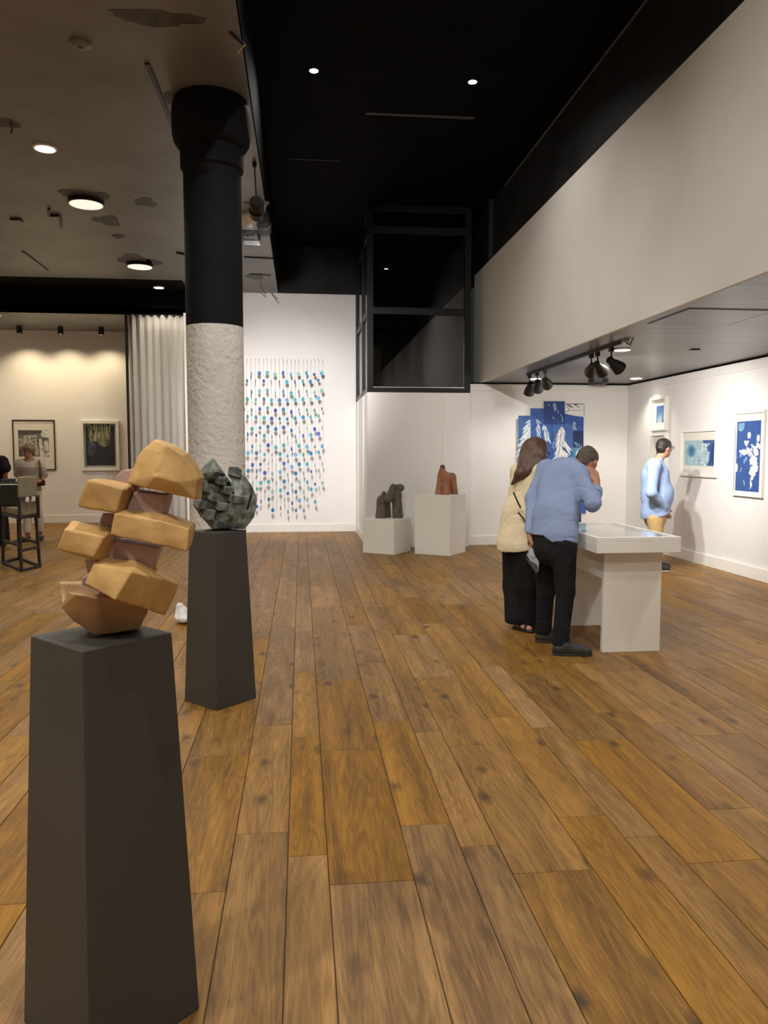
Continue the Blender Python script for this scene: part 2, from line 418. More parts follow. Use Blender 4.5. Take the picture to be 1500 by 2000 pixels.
floor = struct(box('floor', (XL - .2, XR + .2, Y0 - .2, YA + .2, -.12, -.006), M['grout']), 'warm brown oak plank floor')
def floor_planks():
    per = .653; starts = [(.385, .207, 2.965), (.592, .147, 2.775), (.739, .299, 2.57)]; Lp = 1.208; gap = .0032
    rows = []
    for k in range(-14, 9):
        for x0, wd, ph in starts:
            a = x0 + k * per; b = a + wd
            a2, b2 = max(a, XL), min(b, XR)
            if b2 - a2 < .02: continue
            j0 = math.floor((Y0 - ph) / Lp)
            for j in range(j0, 20):
                y0 = ph + j * Lp; y1 = y0 + Lp; y0c, y1c = max(y0, Y0), min(y1, YA)
                if a >= 2.9: y1c = min(y1c, YBR)
                if y1c - y0c < .02: continue
                rows.append((a2, b2, y0c, y1c))
    scored = []
    for r in rows:
        cxm, cym = (r[0] + r[1]) / 2, (r[2] + r[3]) / 2
        best = 0
        if cym > 1.0:
            px, py = proj((cxm, cym, 0)); m = 60
            if -m < px < 1500 + m and py < 2000 + 250:
                q = [proj((x, max(y, .8), 0)) for x, y in ((r[0], r[2]), (r[1], r[2]), (r[1], r[3]), (r[0], r[3]))]
                best = abs(sum(q[i][0] * q[(i + 1) % 4][1] - q[(i + 1) % 4][0] * q[i][1] for i in range(4))) / 2
        scored.append((best, r))
    scored.sort(key=lambda t: -t[0])
    cache = {}
    def unit(wd, ln):
        key = (round(wd, 3), round(ln, 3))
        if key not in cache:
            hw, hl, c = wd / 2 - gap / 2, ln / 2 - gap / 2, .0015
            v = [(-hw, -hl, -.006), (hw, -hl, -.006), (hw, hl, -.006), (-hw, hl, -.006), (-hw, -hl, -c), (hw, -hl, -c), (hw, hl, -c), (-hw, hl, -c),
                 (-hw + c, -hl + c, 0), (hw - c, -hl + c, 0), (hw - c, hl - c, 0), (-hw + c, hl - c, 0)]
            f = [(8, 9, 10, 11)] + [(i, (i + 1) % 4, 4 + (i + 1) % 4, 4 + i) for i in range(4)] + [(4 + i, 4 + (i + 1) % 4, 8 + (i + 1) % 4, 8 + i) for i in range(4)]
            me = bpy.data.meshes.new('plank'); me.from_pydata(v, [], f); me.materials.append(M['wood']); me.update(); cache[key] = me
        return cache[key]
    V = []; Fc = []; rnd = []
    for i, (sc, r) in enumerate(scored):
        wd, ln = r[1] - r[0], r[3] - r[2]; c = ((r[0] + r[1]) / 2, (r[2] + r[3]) / 2, 0)
        me = unit(wd, ln)
        if i < 295 and sc > 0:
            o = bpy.data.objects.new('plank', me); COL.objects.link(o); o.parent = floor; o.location = c
        else:
            n = len(V); V += [(v.co[0] + c[0], v.co[1] + c[1], v.co[2]) for v in me.vertices]
            Fc += [tuple(k + n for k in p.vertices) for p in me.polygons]; rnd += [random.random()] * len(me.vertices)
    o = link('plank_field', V, Fc, M['wood'], floor); o['kind'] = 'stuff'
    at = o.data.attributes.new('plank_rnd', 'FLOAT', 'POINT'); at.data.foreach_set('value', rnd)
floor_planks()

wall_back = struct(box('wall_back', (-2.0, 2.9, YB, YB + .12, 0, ZL), M['wall']), 'white back wall behind the hanging discs')
struct(box('wall_back_upper', (XC, XF, YB, YB + .12, ZL, ZC), M['black_wall']), 'black upper back wall')
struct(box('wall_back_right', (2.66, XR, YBR, YBR + .12, 0, ZS), M['wall']), 'white wall behind the blue collage')
struct(box('wall_right', (XR, XR + .12, Y0, YBR + .12, 0, ZS), M['wall']), 'white right wall hung with framed prints')
struct(box('wall_fascia', (XF, XF + .03, Y0, YBR + .5, ZS - .004, ZF), M['fascia']), 'pale deep fascia above the low ceiling')
struct(box('wall_fascia_upper', (XF + .04, XF + .19, Y0, YB, ZF, ZC), M['black_wall']), 'black wall above the pale fascia')
struct(box('wall_left', (XL - .12, XL, Y0, YA, 0, ZL), M['wall']), 'white left wall')
struct(box('wall_front', (XL, XR, Y0 - .12, Y0, 0, ZC), M['wall']), 'white wall behind the viewer')
struct(box('wall_alcove_back', (XL, -1.9, YA, YA + .12, 0, ZA), M['wall']), 'cream alcove wall with two pictures')
struct(box('wall_alcove_right', (-2.12, -2.0, YB, YA, 0, ZA), M['wall']), 'alcove side wall')
ceil_l = struct(box('ceiling_left', (XL, XC, Y0, YD - 1.05, ZL, ZC + .1), M['ceil']), 'dark grey glossy ceiling over the left')
struct(box('ceiling_left_rear', (-2.0, XC, YD - 1.05, YB + .1, ZL, ZC + .1), M['ceil']), 'grey ceiling strip beside the back wall')
struct(box('ceiling_black_band', (XL, -2.0, YD - 1.05, YD + .15, ZL, ZC + .1), M['black']), 'black band at the end of the grey ceiling')
struct(box('wall_alcove_drop', (XL, -2.0, YD, YD + .15, ZA, ZL), M['black']), 'black drop above the alcove')
struct(box('wall_ceiling_edge', (XC, XC + .012, Y0, YB, ZL, ZC), M['black']), 'black edge of the lower ceiling')
ceil_c = struct(box('ceiling_centre', (XC, XF + .2, Y0, YB + .1, ZC, ZC + .1), M['black']), 'high black ceiling')
ceil_r = struct(box('ceiling_right', (XF + .03, XR, Y0, YBR + .12, ZS, ZS + .1), M['soffit']), 'glossy grey low ceiling')
struct(box('ceiling_alcove', (XL, -2.0, YD, YA, ZA, ZA + .1), M['ceil']), 'alcove ceiling')
# trims
def baseboard(name, b): struct(box(name, b, M['white'], bevel=.004))
baseboard('baseboard_back', (-2.0, 1.0, YB - .018, YB, 0, .15))
baseboard('baseboard_back_right', (2.66, XR, YBR - .018, YBR, 0, .15))
baseboard('baseboard_right', (XR - .018, XR, Y0, YBR, 0, .15))
baseboard('baseboard_alcove', (XL, -2.12, YA - .018, YA, 0, .17))
struct(box('trim_1', (2.66, XR, YBR - .022, YBR, ZS - .135, ZS - .03), M['wall'], bevel=.004), 'white band along the top of the wall')
struct(box('trim_2', (XR - .022, XR, Y0, YBR, ZS - .135, ZS - .03), M['wall'], bevel=.004), 'white band along the top of the wall')
struct(box('trim_3', (2.66, XR, YBR - .012, YBR, ZS - .022, ZS), M['black']), 'black shadow gap')
struct(box('trim_4', (XR - .012, XR, Y0, YBR, ZS - .022, ZS), M['black']), 'black shadow gap')
# thin pale rail and pilaster on the black upper wall
struct(box('trim_5', (XF + .03, XF + .05, Y0, 11.0, ZC - .035, ZC - .015), mat('rail_grey', (.16, .155, .14, 1), .4)), 'thin grey rail under the black ceiling')
struct(box('trim_6', (XF - .03, XF + .05, 11.62, 11.68, ZF, ZC), M['black_wall']), 'black pilaster')
# ceiling seams
struct(box('trim_7', (.76, 1.99, 8.88, 8.92, ZC - .012, ZC), mat('seam_grey', (.05, .05, .05, 1), .5)), 'ceiling seam')
struct(box('trim_8', (-.12, .55, 10.33, 10.36, ZC - .008, ZC), M['black_wall']), 'ceiling seam')

# ---- column
col_c = np.array([-.728, 6.82, 0])
col = struct(thing('column', col_c, 'round column, white below and black above', 'column'))
del col['category']
MB().lathe(col_c, (0, 0, 1), [(.242, 0), (.242, 2.57)], 64).build('shaft_lower', M['wall_rough'], col, True)
MB().lathe(col_c, (0, 0, 1), [(.241, 2.57), (.241, 3.86), (.262, 3.88), (.264, 4.06)], 64).build('shaft_upper', M['colblack'], col, True)
MB().lathe(col_c, (0, 0, 1), [(.264, 4.04), (.29, 4.06), (.315, 4.10), (.326, 4.16), (.327, 4.33), (.318, 4.39), (.298, ZL)], 64).build('capital', M['colblack'], col, True)

# ---- shaft: white panelled base below a black framed glass enclosure
BX0, BX1, BY0, BY1, BZ = 1.035, 2.67, 12.05, YB, 2.44
base = struct(box('wall_shaft_base', (BX0, BX1, BY0, BY1, 0, BZ), M['wall']), 'white boxed base under the black glass shaft')
MB().box(BX0 - .008, BX0 + .02, BY0 - .008, BY1, 0, .14).build('plinth_board', M['white'], base)
b0, b1 = PY(865, 800, BY0)[0], PY(871, 800, BY0)[0]
MB().box(b0, b1, BY0 - .014, BY0, 0, BZ).build('batten', M['white'], base)
MB().box(BX0 - .012, BX0, BY0 + .7, BY0 + .76, .14, BZ - .02).build('batten', M['white'], base)
MB().box(BX0 - .012, BX0, BY0 + 1.9, BY0 + 1.96, .14, BZ - .02).build('batten', M['white'], base)
win = bpy.data.objects.new('window_1', None); COL.objects.link(win); win.location = (BX0, BY0, BZ); struct(win, 'black framed glass shaft above a white base')
zr = [BZ, 3.70, 4.93, ZC]
fb = .095
for x in (BX0, BX1 - fb): MB().box(x, x + fb, BY0, BY0 + fb, BZ, ZC).build('frame_post', M['shaft_frame'], win)
MB().box(BX0, BX0 + fb, BY1 - .2, BY1 - .01, BZ, ZC).build('frame_post', M['shaft_frame'], win)
MB().box(BX0, BX0 + .05, 13.05, 13.13, BZ, ZC).build('frame_post', M['shaft_frame'], win)
for z in zr:
    a, b = (z, z + .09) if z == BZ else ((z - .09, z) if z == ZC else (z - .05, z + .05))
    MB().box(BX0 + fb, BX1 - fb, BY0, BY0 + .08, a, b).build('transom', M['shaft_frame'], win)
    MB().box(BX0 + .01, BX0 + .08, BY0 + fb, BY1 - .2, a, b).build('transom', M['shaft_frame'], win)
    if z < ZC: MB().box(BX0 + fb, BX1 - fb, BY0 - .012, BY0 - .002, b - .016, b - .004).build('bead', M['chrome'] if z == BZ else M['shaft_frame'], win)
for i in range(3):
    MB().box(BX0 + fb, BX1 - fb, BY0 + .035, BY0 + .045, zr[i] + .05, zr[i + 1] - .05).build('pane', M['glass_dark'], win)
    MB().box(BX0 + .03, BX0 + .04, BY0 + fb, 13.05, zr[i] + .05, zr[i + 1] - .05).build('pane', M['glass_dark'], win)
    MB().box(BX0 + .03, BX0 + .04, 13.13, BY1 - .2, zr[i] + .05, zr[i + 1] - .05).build('pane', M['glass_dark'], win)
M['inner'] = mat('shaft_inner_dark', (.05, .05, .05, 1), .6)
MB().box(BX0 + .1, BX1 - .02, BY0 + 1.6, BY0 + 1.66, BZ, ZC).build('inner_panel', M['inner'], win)
MB().box(BX1 - .03, BX1 - .01, BY0 + .1, BY0 + 1.6, BZ, ZC).build('inner_panel', M['inner'], win)
MB().box(BX0 + .95, BX0 + 1.0, BY0 + 1.4, BY0 + 1.5, BZ, ZC).build('guide_rail', M['shaft_frame'], win)

# ---- ceiling marks: unpainted or patched spots, slots, old fixings (left ceiling)
def blob(px, py, rx, ry, z, seed, parent, m=None, n=22):
    r = random.Random(seed); c = PZ(px, py, z); pts = []
    for i in range(n):
        a = 2 * math.pi * i / n; k = 1 + .45 * math.sin(3 * a + seed) * r.uniform(.3, 1) * .6 + r.uniform(-.12, .12)
        pts.append((c[0] + rx * k * math.cos(a), c[1] + ry * k * math.sin(a), z - .0025))
    MB().prism(pts, (0, 0, .002)).build('paint_patch', m or M['patch'], parent)
for i, (px, py, rx, ry) in enumerate([(168, 384, .26, .24), (210, 431, .16, .22), (284, 395, .12, .16), (262, 507, .24, .32), (300, 512, .12, .2), (338, 193, .07, .12), (310, 35, .3, .10), (505, 398, .14, .12), (498, 540, .16, .2), (8, 240, .14, .1)]):
    blob(px, py, rx, ry, ZL, i + 3, ceil_l)
def slot(a, b, wd, z, parent, name='ceiling_slot', m=None):
    A = PZ(*a, z); B = PZ(*b, z)
    MB().bar((A[0], A[1], z - .008), (B[0], B[1], z - .008), wd, .016, up=(0, 0, 1)).build(name, m or M['metal_black'], parent)
slot((287, 122), (338, 248), .035, ZL, ceil_l); slot((45, 491), (92, 527), .04, ZL, ceil_l); slot((477, 502), (534, 505), .07, ZL, ceil_l)
slot((488, 535), (529, 537), .05, ZL, ceil_l, m=M['patch'])
def ceil_wire(pts, z, parent, r=.012, m=None):
    P = []
    for px, py, dz in pts: q = PZ(px, py, z - dz - r); P.append(q)
    MB().tube(P, r, 8).build('conduit', m or M['metal_black'], parent, True)
ceil_wire([(96, 408, 0), (96, 421, 0), (114, 421, 0), (118, 427, 0), (119, 443, 0)], ZL, ceil_l, .016)
ceil_wire([(20, 428, 0), (38, 428, 0), (44, 433, 0)], ZL, ceil_l, .014)
ceil_wire([(345, 494, 0), (360, 497, 0)], ZL, ceil_l, .014)
def cable(pts, lb, m):
    P = [PZ(px, py, ZL - dz - .008) for px, py, dz in pts]
    tag(MB().tube(P, .008, 8).build('cable', m, None, True, org=P[0]), lb, 'cable')
cable([(22, 240, 0), (24, 252, .02), (22, 260, .05)], 'short dark cable end drooping from the grey ceiling', M['metal_black'])
cable([(508, 550, 0), (511, 563, .05), (519, 574, .1)], 'dark loose cable at the end of the grey ceiling by the white back wall', M['metal_black'])
cable([(530, 572, .02), (536, 578, .1), (542, 584, .2)], 'pale loose wire end at the grey ceiling corner by the white back wall', M['chrome'])
# broken metal strip hanging near the edge of the grey ceiling
a = PZ(448, 62, ZL); t = thing('metal_bracket', (a[0], a[1], ZL - .2), 'bent metal bracket hanging from the dark ceiling by the column', 'bracket')
MB().bar((a[0], a[1], ZL), PZ(478, 88, ZL - .05), .03, .008).build('strap', M['metal_black'], t)
MB().bar(PZ(479, 86, ZL - .05), PZ(463, 104, ZL - .09), .018, .006).build('bent_end', M['chrome'], t)

# ================================================================== LAMPS
def downlight(p, r, label, group, power, col, lens='lens', depth=.012, angle=140, ring=None, cat='ceiling light'):
    t = thing('recessed_downlight', p, label, cat, group)
    MB().lathe(p, (0, 0, -1), [(r * 1.18, 0), (r * 1.15, depth), (r * .98, depth)], 28).build('trim_ring', ring or M['white'], t, True)
    MB().lathe(p, (0, 0, -1), [(r * .95, depth * .5), (r * .95, depth + .002)], 28).build('lens', M[lens], t)
    if power: lamp('SPOT', t, np.array(p) - [0, 0, depth + .02], power, col, None, r * .9, angle, .7)
    return t
def disclight(p, r, label, power, col):
    t = thing('surface_disc_light', p, label, 'ceiling light')
    MB().lathe(p, (0, 0, -1), [(r * .96, 0), (r, .01), (r, .045), (r * .97, .052)], 40).build('housing', M['metal_black'], t, True)
    MB().lathe(p, (0, 0, -1), [(r * .93, .045), (r * .93, .055)], 40).build('diffuser', M['disc_lens'], t)
    lamp('SPOT', t, np.array(p) - [0, 0, .08], power, col, None, r * .8, 160, .6)
def on(px, py, z): p = PZ(px, py, z); return (p[0], p[1], z)
downlight(on(88, 289, ZL), .095, 'small lit downlight in the grey ceiling between disc light and frame edge', None, PW['left'], WARM)
disclight(on(168, 391, ZL), .20, 'large lit disc light on a ragged dark patch of the grey ceiling', PW['disc'], WARM)
disclight(on(273, 515, ZL), .20, 'lit disc light on the grey ceiling near the black alcove drop', PW['disc'], WARM)
downlight(on(310, 561, ZL), .085, 'small lit downlight in the black band above the curtain', None, 45, WARM)
t = thing('smoke_detector', on(157, 83, ZL), 'unlit round dark disc on the grey ceiling', 'detector')
MB().lathe(on(157, 83, ZL), (0, 0, -1), [(.075, 0), (.075, .018), (.055, .03), (.02, .032)], 28).build('body', M['ceil'], t, True)
MB().lathe(on(157, 83, ZL), (0, 0, -1), [(.018, .030), (.018, .036)], 16).build('sensor', M['patch'], t, True)
t = thing('ceiling_speaker', on(231, 462, ZL), 'small unlit round fitting on the grey ceiling by the near dark patch', 'fitting')
MB().lathe(on(231, 462, ZL), (0, 0, -1), [(.085, 0), (.085, .012), (.06, .016)], 24).build('ring', M['ceil'], t, True)
MB().lathe(on(231, 462, ZL), (0, 0, -1), [(.055, .010), (.055, .018)], 24).build('grille', M['patch'], t, True)
for x in (-2.5, -5.2):
    for y in (-2.0, .6, 3.2): downlight((x, y, ZL), .095, 'small lit downlight in the grey ceiling', 'downlights of the grey ceiling beyond the frame', PW['left'] * (2.3 if (x, y) == (-2.5, .6) else 1), WARM)
downlight((-5.4, 6.2, ZL), .095, 'small lit downlight in the grey ceiling', 'downlights of the grey ceiling beyond the frame', PW['left'], WARM)
downlight((-5.6, 9.7, ZL), .095, 'small lit downlight in the grey ceiling', 'downlights of the grey ceiling beyond the frame', PW['left'] * .6, WARM)
for px, py, lb in ((613, 136, 'tiny lit pin light in the black ceiling nearer the column'), (923, 158, 'tiny lit pin light in the black ceiling nearer the pale fascia')):
    downlight(on(px, py, ZC), .045, lb, None, PW['high'] * (.7 if px < 700 else .4), NEUT, 'pin', ring=M['metal_black'], angle=150)
for x in (.16, 1.78):
    for y in (4.6, 1.4, -1.6): downlight((x, y, ZC), .045, 'tiny lit pin light in the black ceiling', 'pin lights of the black ceiling beyond the frame', PW['high'] * (1.75 if x < 1 else .15), NEUT, 'pin', ring=M['metal_black'], angle=150)
downlight(on(1215, 682, ZS), .085, 'lit downlight in the low ceiling at the near end of the track', None, PW['soff'], NEUT)
downlight(on(1045, 739, ZS), .085, 'lit downlight in the low ceiling at the far end of the track', None, 30, NEUT)
downlight((5.02, 11.2, ZS), .085, 'lit downlight in the low ceiling right above the small framed prints', None, 60, WARM, angle=120)
for y in (5.0, 1.8, -1.4): downlight((3.52, y, ZS), .085, 'lit downlight in the low ceiling', 'downlights of the low ceiling beyond the frame', PW['soff'], NEUT)

def spot_head(t, foot, pivot, target, size, power, col, angle, bell=True, blend=.5):
    """track head: adapter at foot, stem to pivot, can aimed at target"""
    d = nrm(np.asarray(target, float) - pivot); s = size
    MB().obox(np.array(foot) - [0, 0, .022], np.eye(3), (.02, .03, .021)).build('adapter', M['metal_black'], t, bevel=.004)
    MB().tube([np.array(foot) - [0, 0, .03], pivot], .009, 10).build('stem', M['metal_black'], t, True)
    if bell: pr = [(.034 * s, -.05 * s), (.038 * s, -.045 * s), (.038 * s, .0), (.052 * s, .03 * s), (.066 * s, .085 * s), (.072 * s, .13 * s), (.066 * s, .13 * s), (.05 * s, .07 * s)]
    else: pr = [(.045 * s, -.07 * s), (.06 * s, -.05 * s), (.06 * s, .04 * s), (.05 * s, .045 * s), (.05 * s, .055 * s), (.072 * s, .06 * s), (.072 * s, .14 * s), (.064 * s, .14 * s), (.06 * s, .08 * s)]
    c = np.asarray(pivot, float)
    MB().lathe(c, d, pr, 28).build('can', M['metal_black'], t, True)
    MB().lathe(c, d, [(pr[-1][0] * .97, pr[-1][1]), (pr[-1][0] * .97, pr[-1][1] + .006)], 24).build('lens', M['spotlens'], t)
    lamp('SPOT', t, c + d * (.15 * s), power, col, target, .035, angle, blend)
# low ceiling track
tr0 = PZ(1213, 664, ZS); tr1 = PZ(1056, 722, ZS); TX = (tr0[0] + tr1[0]) / 2
t = thing('lighting_track', (TX, tr0[1], ZS), 'long black lighting track on the low grey ceiling', 'track')
MB().box(TX - .018, TX + .018, tr0[1], 10.75, ZS - .034, ZS).build('rail', M['metal_black'], t, bevel=.003)
MB().box(TX - .024, TX + .024, tr0[1] - .09, tr0[1], ZS - .042, ZS).build('live_end', M['chrome'], t, bevel=.006)
MB().tube([(TX, tr0[1] - .06, ZS - .04), (TX + .03, tr0[1] - .1, ZS - .06), (TX + .05, tr0[1] - .06, ZS - .03), (TX + .04, tr0[1] - .14, ZS)], .006, 8).build('cable', M['metal_black'], t, True)
heads = [((1194, 681), (5.3, 8.75, 1.2), 'black bell spotlight nearest the bare end of the low track', 1),
         ((1167, 690), (5.3, 10.2, 1.2), 'black bell spotlight in the middle of the three on the low track', 1),
         ((1155, 694), (4.4, 12.1, 1.3), 'black bell spotlight facing the collage wall, last of three on the low track', .22),
         ((1069, 724), (4.3, 12.1, 1.7), 'black bell spotlight first of the far group on the low track', .12),
         ((1063, 726), (3.9, 12.1, 1.2), 'black bell spotlight in the middle of the far group on the low track', .06),
         ((1057, 728), (3.4, 12.1, .9), 'black bell spotlight last of the far group on the low track', .03)]
for (px, py), tg, lb, k in heads:
    q = PX(px, py, TX)
    if py > 720: q[1] = {1069: 9.95, 1063: 10.3, 1057: 10.65}[px]
    f = np.array([TX, q[1], ZS - .034]); pv = np.array([TX + .01, q[1], ZS - .18])
    t = thing('track_spotlight', f, lb, 'spotlight')
    spot_head(t, f, pv, tg, 1.05, PW['track'] * k, NEUT, 95, True, .9)
# unseen cans added as fill for camera-facing surfaces and the fascia's far end
for y, tg in ((.2, (1.6, 11.5, .6)), (1.6, (1.2, 9.0, .8)), (3.2, (2.0, 7.5, 1.0)), (-1.2, (2.87, 11.6, 3.45))):
    f = np.array([XC - .15, y, ZL]); t = thing('can_spotlight', f, 'unseen black can spotlight added as fill on the edge of the grey ceiling', 'spotlight', 'added fill spotlights beyond the frame')
    spot_head(t, f, f + [.02, 0, -.3], tg, 1.2, PW['front'] * (9 if y < -1 else 1), NEUT, 24 if y < -1 else 62, False, .9)
# wall washers further along, beyond the frame
for y, tg in ((3.6, (5.3, 5.4, 1.4)), (2.4, (5.3, 3.2, 1.4)), (0., (5.3, .2, 1.4))):
    f = np.array([TX, y, ZS]); t = thing('track_spotlight', f, 'black bell spotlight on the low ceiling', 'spotlight', 'spotlights beyond the frame')
    spot_head(t, f, f + [.01, 0, -.16], tg, 1.05, PW['track'] * .6, NEUT, 75, True, .8)
# two spots and a fitting by the edge of the grey ceiling, aimed at the hanging discs
for (px, py), tg, lb, dz in (((497, 318), (-.35, 14.6, 2.3), 'black can spotlight hanging from a bent arm beside the column', .42), ((511, 396), (-.2, 14.6, 1.5), 'black can spotlight beside the white emergency fitting', .20)):
    f = np.array(on(px, py, ZL)); pv = PX(px + 9, py + 58, f[0] + .02) if dz > .3 else PX(px + 2, py + 24, f[0])
    pv = np.array([f[0] + .02, f[1], f[2] - dz])
    t = thing('can_spotlight', f, lb, 'spotlight')
    spot_head(t, f, pv, tg, 1.2, PW['art'], COOL, 58, False, .8)
p = on(487, 423, ZL); t = thing('emergency_light', p, 'white domed fitting with tangled wires beside the column', 'light fitting')
MB().lathe(p, (0, 0, -1), [(.13, 0), (.13, .03), (.09, .06), (.05, .08), (.045, .14)], 28).build('dome', M['white'], t, True)
MB().obox(np.array(p) + [0, .1, -.2], np.eye(3), (.13, .03, .06)).build('junction_box', M['metal_black'], t, bevel=.01)
MB().obox(np.array(p) + [.02, .14, -.27], np.eye(3), (.10, .02, .05)).build('lamp_tray', M['patch'], t, bevel=.005)
for i in range(5):
    r = random.Random(i); q = np.array(p) + [0, .06, -.15]
    MB().tube([q + [r.uniform(-.1, .1), r.uniform(-.03, .05), r.uniform(-.12, .02)] for _ in range(5)], .006, 6).build('wire', M['metal_black' if i % 2 else 'chrome'], t, True)
# alcove cylinders
for i, (px, py) in enumerate(((38, 646), (118, 649), (198, 653))):
    c = PY(px, py, 16.45); c = np.array([c[0], 16.45, ZA])
    t = thing('cylinder_downlight', c, ['black cylinder spotlight in the alcove above the black and white photograph', 'black cylinder spotlight in the middle of the alcove ceiling', 'black cylinder spotlight in the alcove next to the curtain'][i], 'spotlight')
    MB().lathe(c, (0, 0, -1), [(.055, 0), (.055, .15), (.048, .15), (.045, .13)], 24).build('can', M['metal_black'], t, True)
    MB().lathe(c, (0, 0, -1), [(.043, .13), (.043, .138)], 24).build('lens', M['lens'], t)
    lamp('SPOT', t, c - [0, 0, .165], PW['alc'], (1, .80, .50), c + [0, .42, -2.3], .03, 120, .8)
for x in (-7.3, -5.62):  # the far left one is unseen, added to light the lower alcove wall
    downlight((x, 15.2, ZA), .08, 'lit alcove ceiling downlight behind the black drop, one seen and one added', 'downlights of the alcove ceiling', 105, (1, .85, .60), angle=160)
# soffit fittings: access panel, speaker, small slots
pts = [PZ(*q, ZS) for q in ((1272, 628), (1358, 599), (1502, 604), (1425, 632))]
x0, x1 = 3.02, 3.72; y0, y1 = 5.8, 6.47
hp = struct(box('trim_9', (x0, x1, y0, y1, ZS - .006, ZS), M['soffit'], bevel=.002), 'square access panel in the low ceiling')
for b in ((x0 - .02, x1 + .02, y0 - .02, y0 - .006), (x0 - .02, x1 + .02, y1 + .006, y1 + .02), (x0 - .02, x0 - .006, y0, y1), (x1 + .006, x1 + .02, y0, y1)):
    MB().box(*b, ZS - .004, ZS).build('panel_joint', M['metal_black'], hp)
p = np.array([4.55, 11.5, ZS]); t = thing('ceiling_speaker', p, 'dark grey octagonal speaker on the low ceiling near the wall corner', 'speaker')
MB().lathe(p, (0, 0, -1), [(.16, 0), (.16, .05), (.12, .085)], 8).build('housing', mat('speaker_grey', (.03, .03, .03, 1), .5), t)
MB().lathe(p, (0, 0, -1), [(.105, .08), (.105, .09)], 8).build('grille', M['metal_black'], t)
t = thing('ceiling_sensor', on(1357, 682, ZS), 'small dark rectangular sensor in the low ceiling', 'sensor')
q = on(1357, 682, ZS); MB().box(q[0] - .05, q[0] + .05, q[1] - .03, q[1] + .03, ZS - .012, ZS).build('body', M['metal_black'], t, bevel=.004)
MB().box(q[0] - .02, q[0] + .02, q[1] - .012, q[1] + .012, ZS - .016, ZS - .011).build('sensor_eye', M['chrome'], t)

# ================================================================== CURTAIN
def curtain():
    a = PY(250, 617, YD + .06); b = PY(372, 617, YD + .06); x0, x1 = a[0], b[0] + .3; zt, zb = ZA - .02, .02
    n, m = 240, 14; V = []; Fq = []
    for j in range(m + 1):
        v = j / m; z = zt + (zb - zt) * v
        for i in range(n + 1):
            u = i / n; ph = u * 2 * math.pi * 11 + .5 * math.sin(9 * u) + .25 * math.sin(3 * v + 20 * u)
            am = .045 + .02 * math.sin(u * 17) + .012 * v
            V.append((x0 + (x1 - x0) * u + .012 * math.sin(2 * ph), YD + .05 + am * math.sin(ph), z))
    for j in range(m):
        for i in range(n): k = j * (n + 1) + i; Fq.append((k, k + 1, k + n + 2, k + n + 1))
    t = thing('curtain', ((x0 + x1) / 2, YD + .05, 0), 'tall pale grey pleated curtain hanging between the alcove and column', 'curtain')
    o = link('drape', V, Fq, M['curtain'], t, True); md = o.modifiers.new('th', 'SOLIDIFY'); md.thickness = .004
    MB().box(x0 - .02, x1, YD + .02, YD + .06, ZA - .02, ZA).build('rail', M['metal_black'], t)
    MB().box(x0 - .05, x0 - .02, YD + .0, YD + .10, .0, ZA).build('side_post', M['metal_black'], t)
curtain()

# ================================================================== PLINTHS
def tapered(c, db, dt, h, rot, name, label, m):
    t = thing(name, (c[0], c[1], 0), label, 'plinth'); P = []
    for d, z in ((db / 2, 0), (dt / 2, h)):
        for i in range(4):
            a = rot + i * math.pi / 2; P.append((c[0] + d * math.cos(a), c[1] + d * math.sin(a), z))
    MB().add(P, [(0, 3, 2, 1), (4, 5, 6, 7)] + [(i, (i + 1) % 4, 4 + (i + 1) % 4, 4 + i) for i in range(4)]).build('body', m, t, bevel=.003)
    return t
PH = 1.035
tapered((-.513, 2.01), .456, .352, PH, math.radians(-90), 'tapered_plinth', 'dark grey tapered plinth under the stacked tan clay sculpture', M['grey_plinth'])
tapered((-.500, 4.66), .43, .335, PH, math.radians(-90), 'tapered_plinth', 'dark grey tapered plinth under the dark carved stone', M['grey_plinth'])
def cube_plinth(f, p, q, h, label):
    f = PZ(*f)[:2]; P = [f, f + [q, p], f + [q - p, p + q], f + [-p, q]]; c = sum(P) / 4
    t = thing('white_plinth', (c[0], c[1], 0), label, 'plinth')
    MB().prism([(x, y, 0) for x, y in P], (0, 0, h)).build('body', M['white'], t, bevel=.004)
    return c
c1 = cube_plinth((769, 1084), .43, .315, .515, 'low white square plinth under the dark grey animal sculpture')
c2 = cube_plinth((879, 1086.5), .47, .33, .88, 'tall white square plinth under the terracotta sculpture')

# ================================================================== DISPLAY TABLE
tx0, tx1, ty0, ty1, tz = 2.125, 2.765, 5.33, 6.56, .885
t = thing('display_table', ((tx0 + tx1) / 2, (ty0 + ty1) / 2, 0), 'white display table with a glass covered top', 'table')
th = .115; rm = .04
top = MB().box(tx0, tx1, ty0, ty1, tz - th, tz - .03).build('tray', M['white'], t, bevel=.003)
for b in ((tx0, tx1, ty0, ty0 + rm), (tx0, tx1, ty1 - rm, ty1), (tx0, tx0 + rm, ty0 + rm, ty1 - rm), (tx1 - rm, tx1, ty0 + rm, ty1 - rm)):
    MB().box(*b, tz - .03, tz).build('rim', M['white'], t, bevel=.002)
MB().box(tx0 + rm, tx1 - rm, ty0 + rm, ty1 - rm, tz - .010, tz - .004).build('glass_lid', M['glass'], t)
lx0, lx1 = tx0 + .115, tx1 - .075
MB().box(lx0, lx1, ty0 + .14, ty0 + .18, 0, tz - th).build('leg_panel', M['white'], t, bevel=.002)
MB().box(lx0, lx1, ty1 - .2, ty1 - .16, 0, tz - th).build('leg_panel', M['white'], t, bevel=.002)
MB().box(lx0 + .02, lx0 + .05, ty0 + .18, ty1 - .2, tz - th - .22, tz - th).build('apron', M['white'], t, bevel=.002)
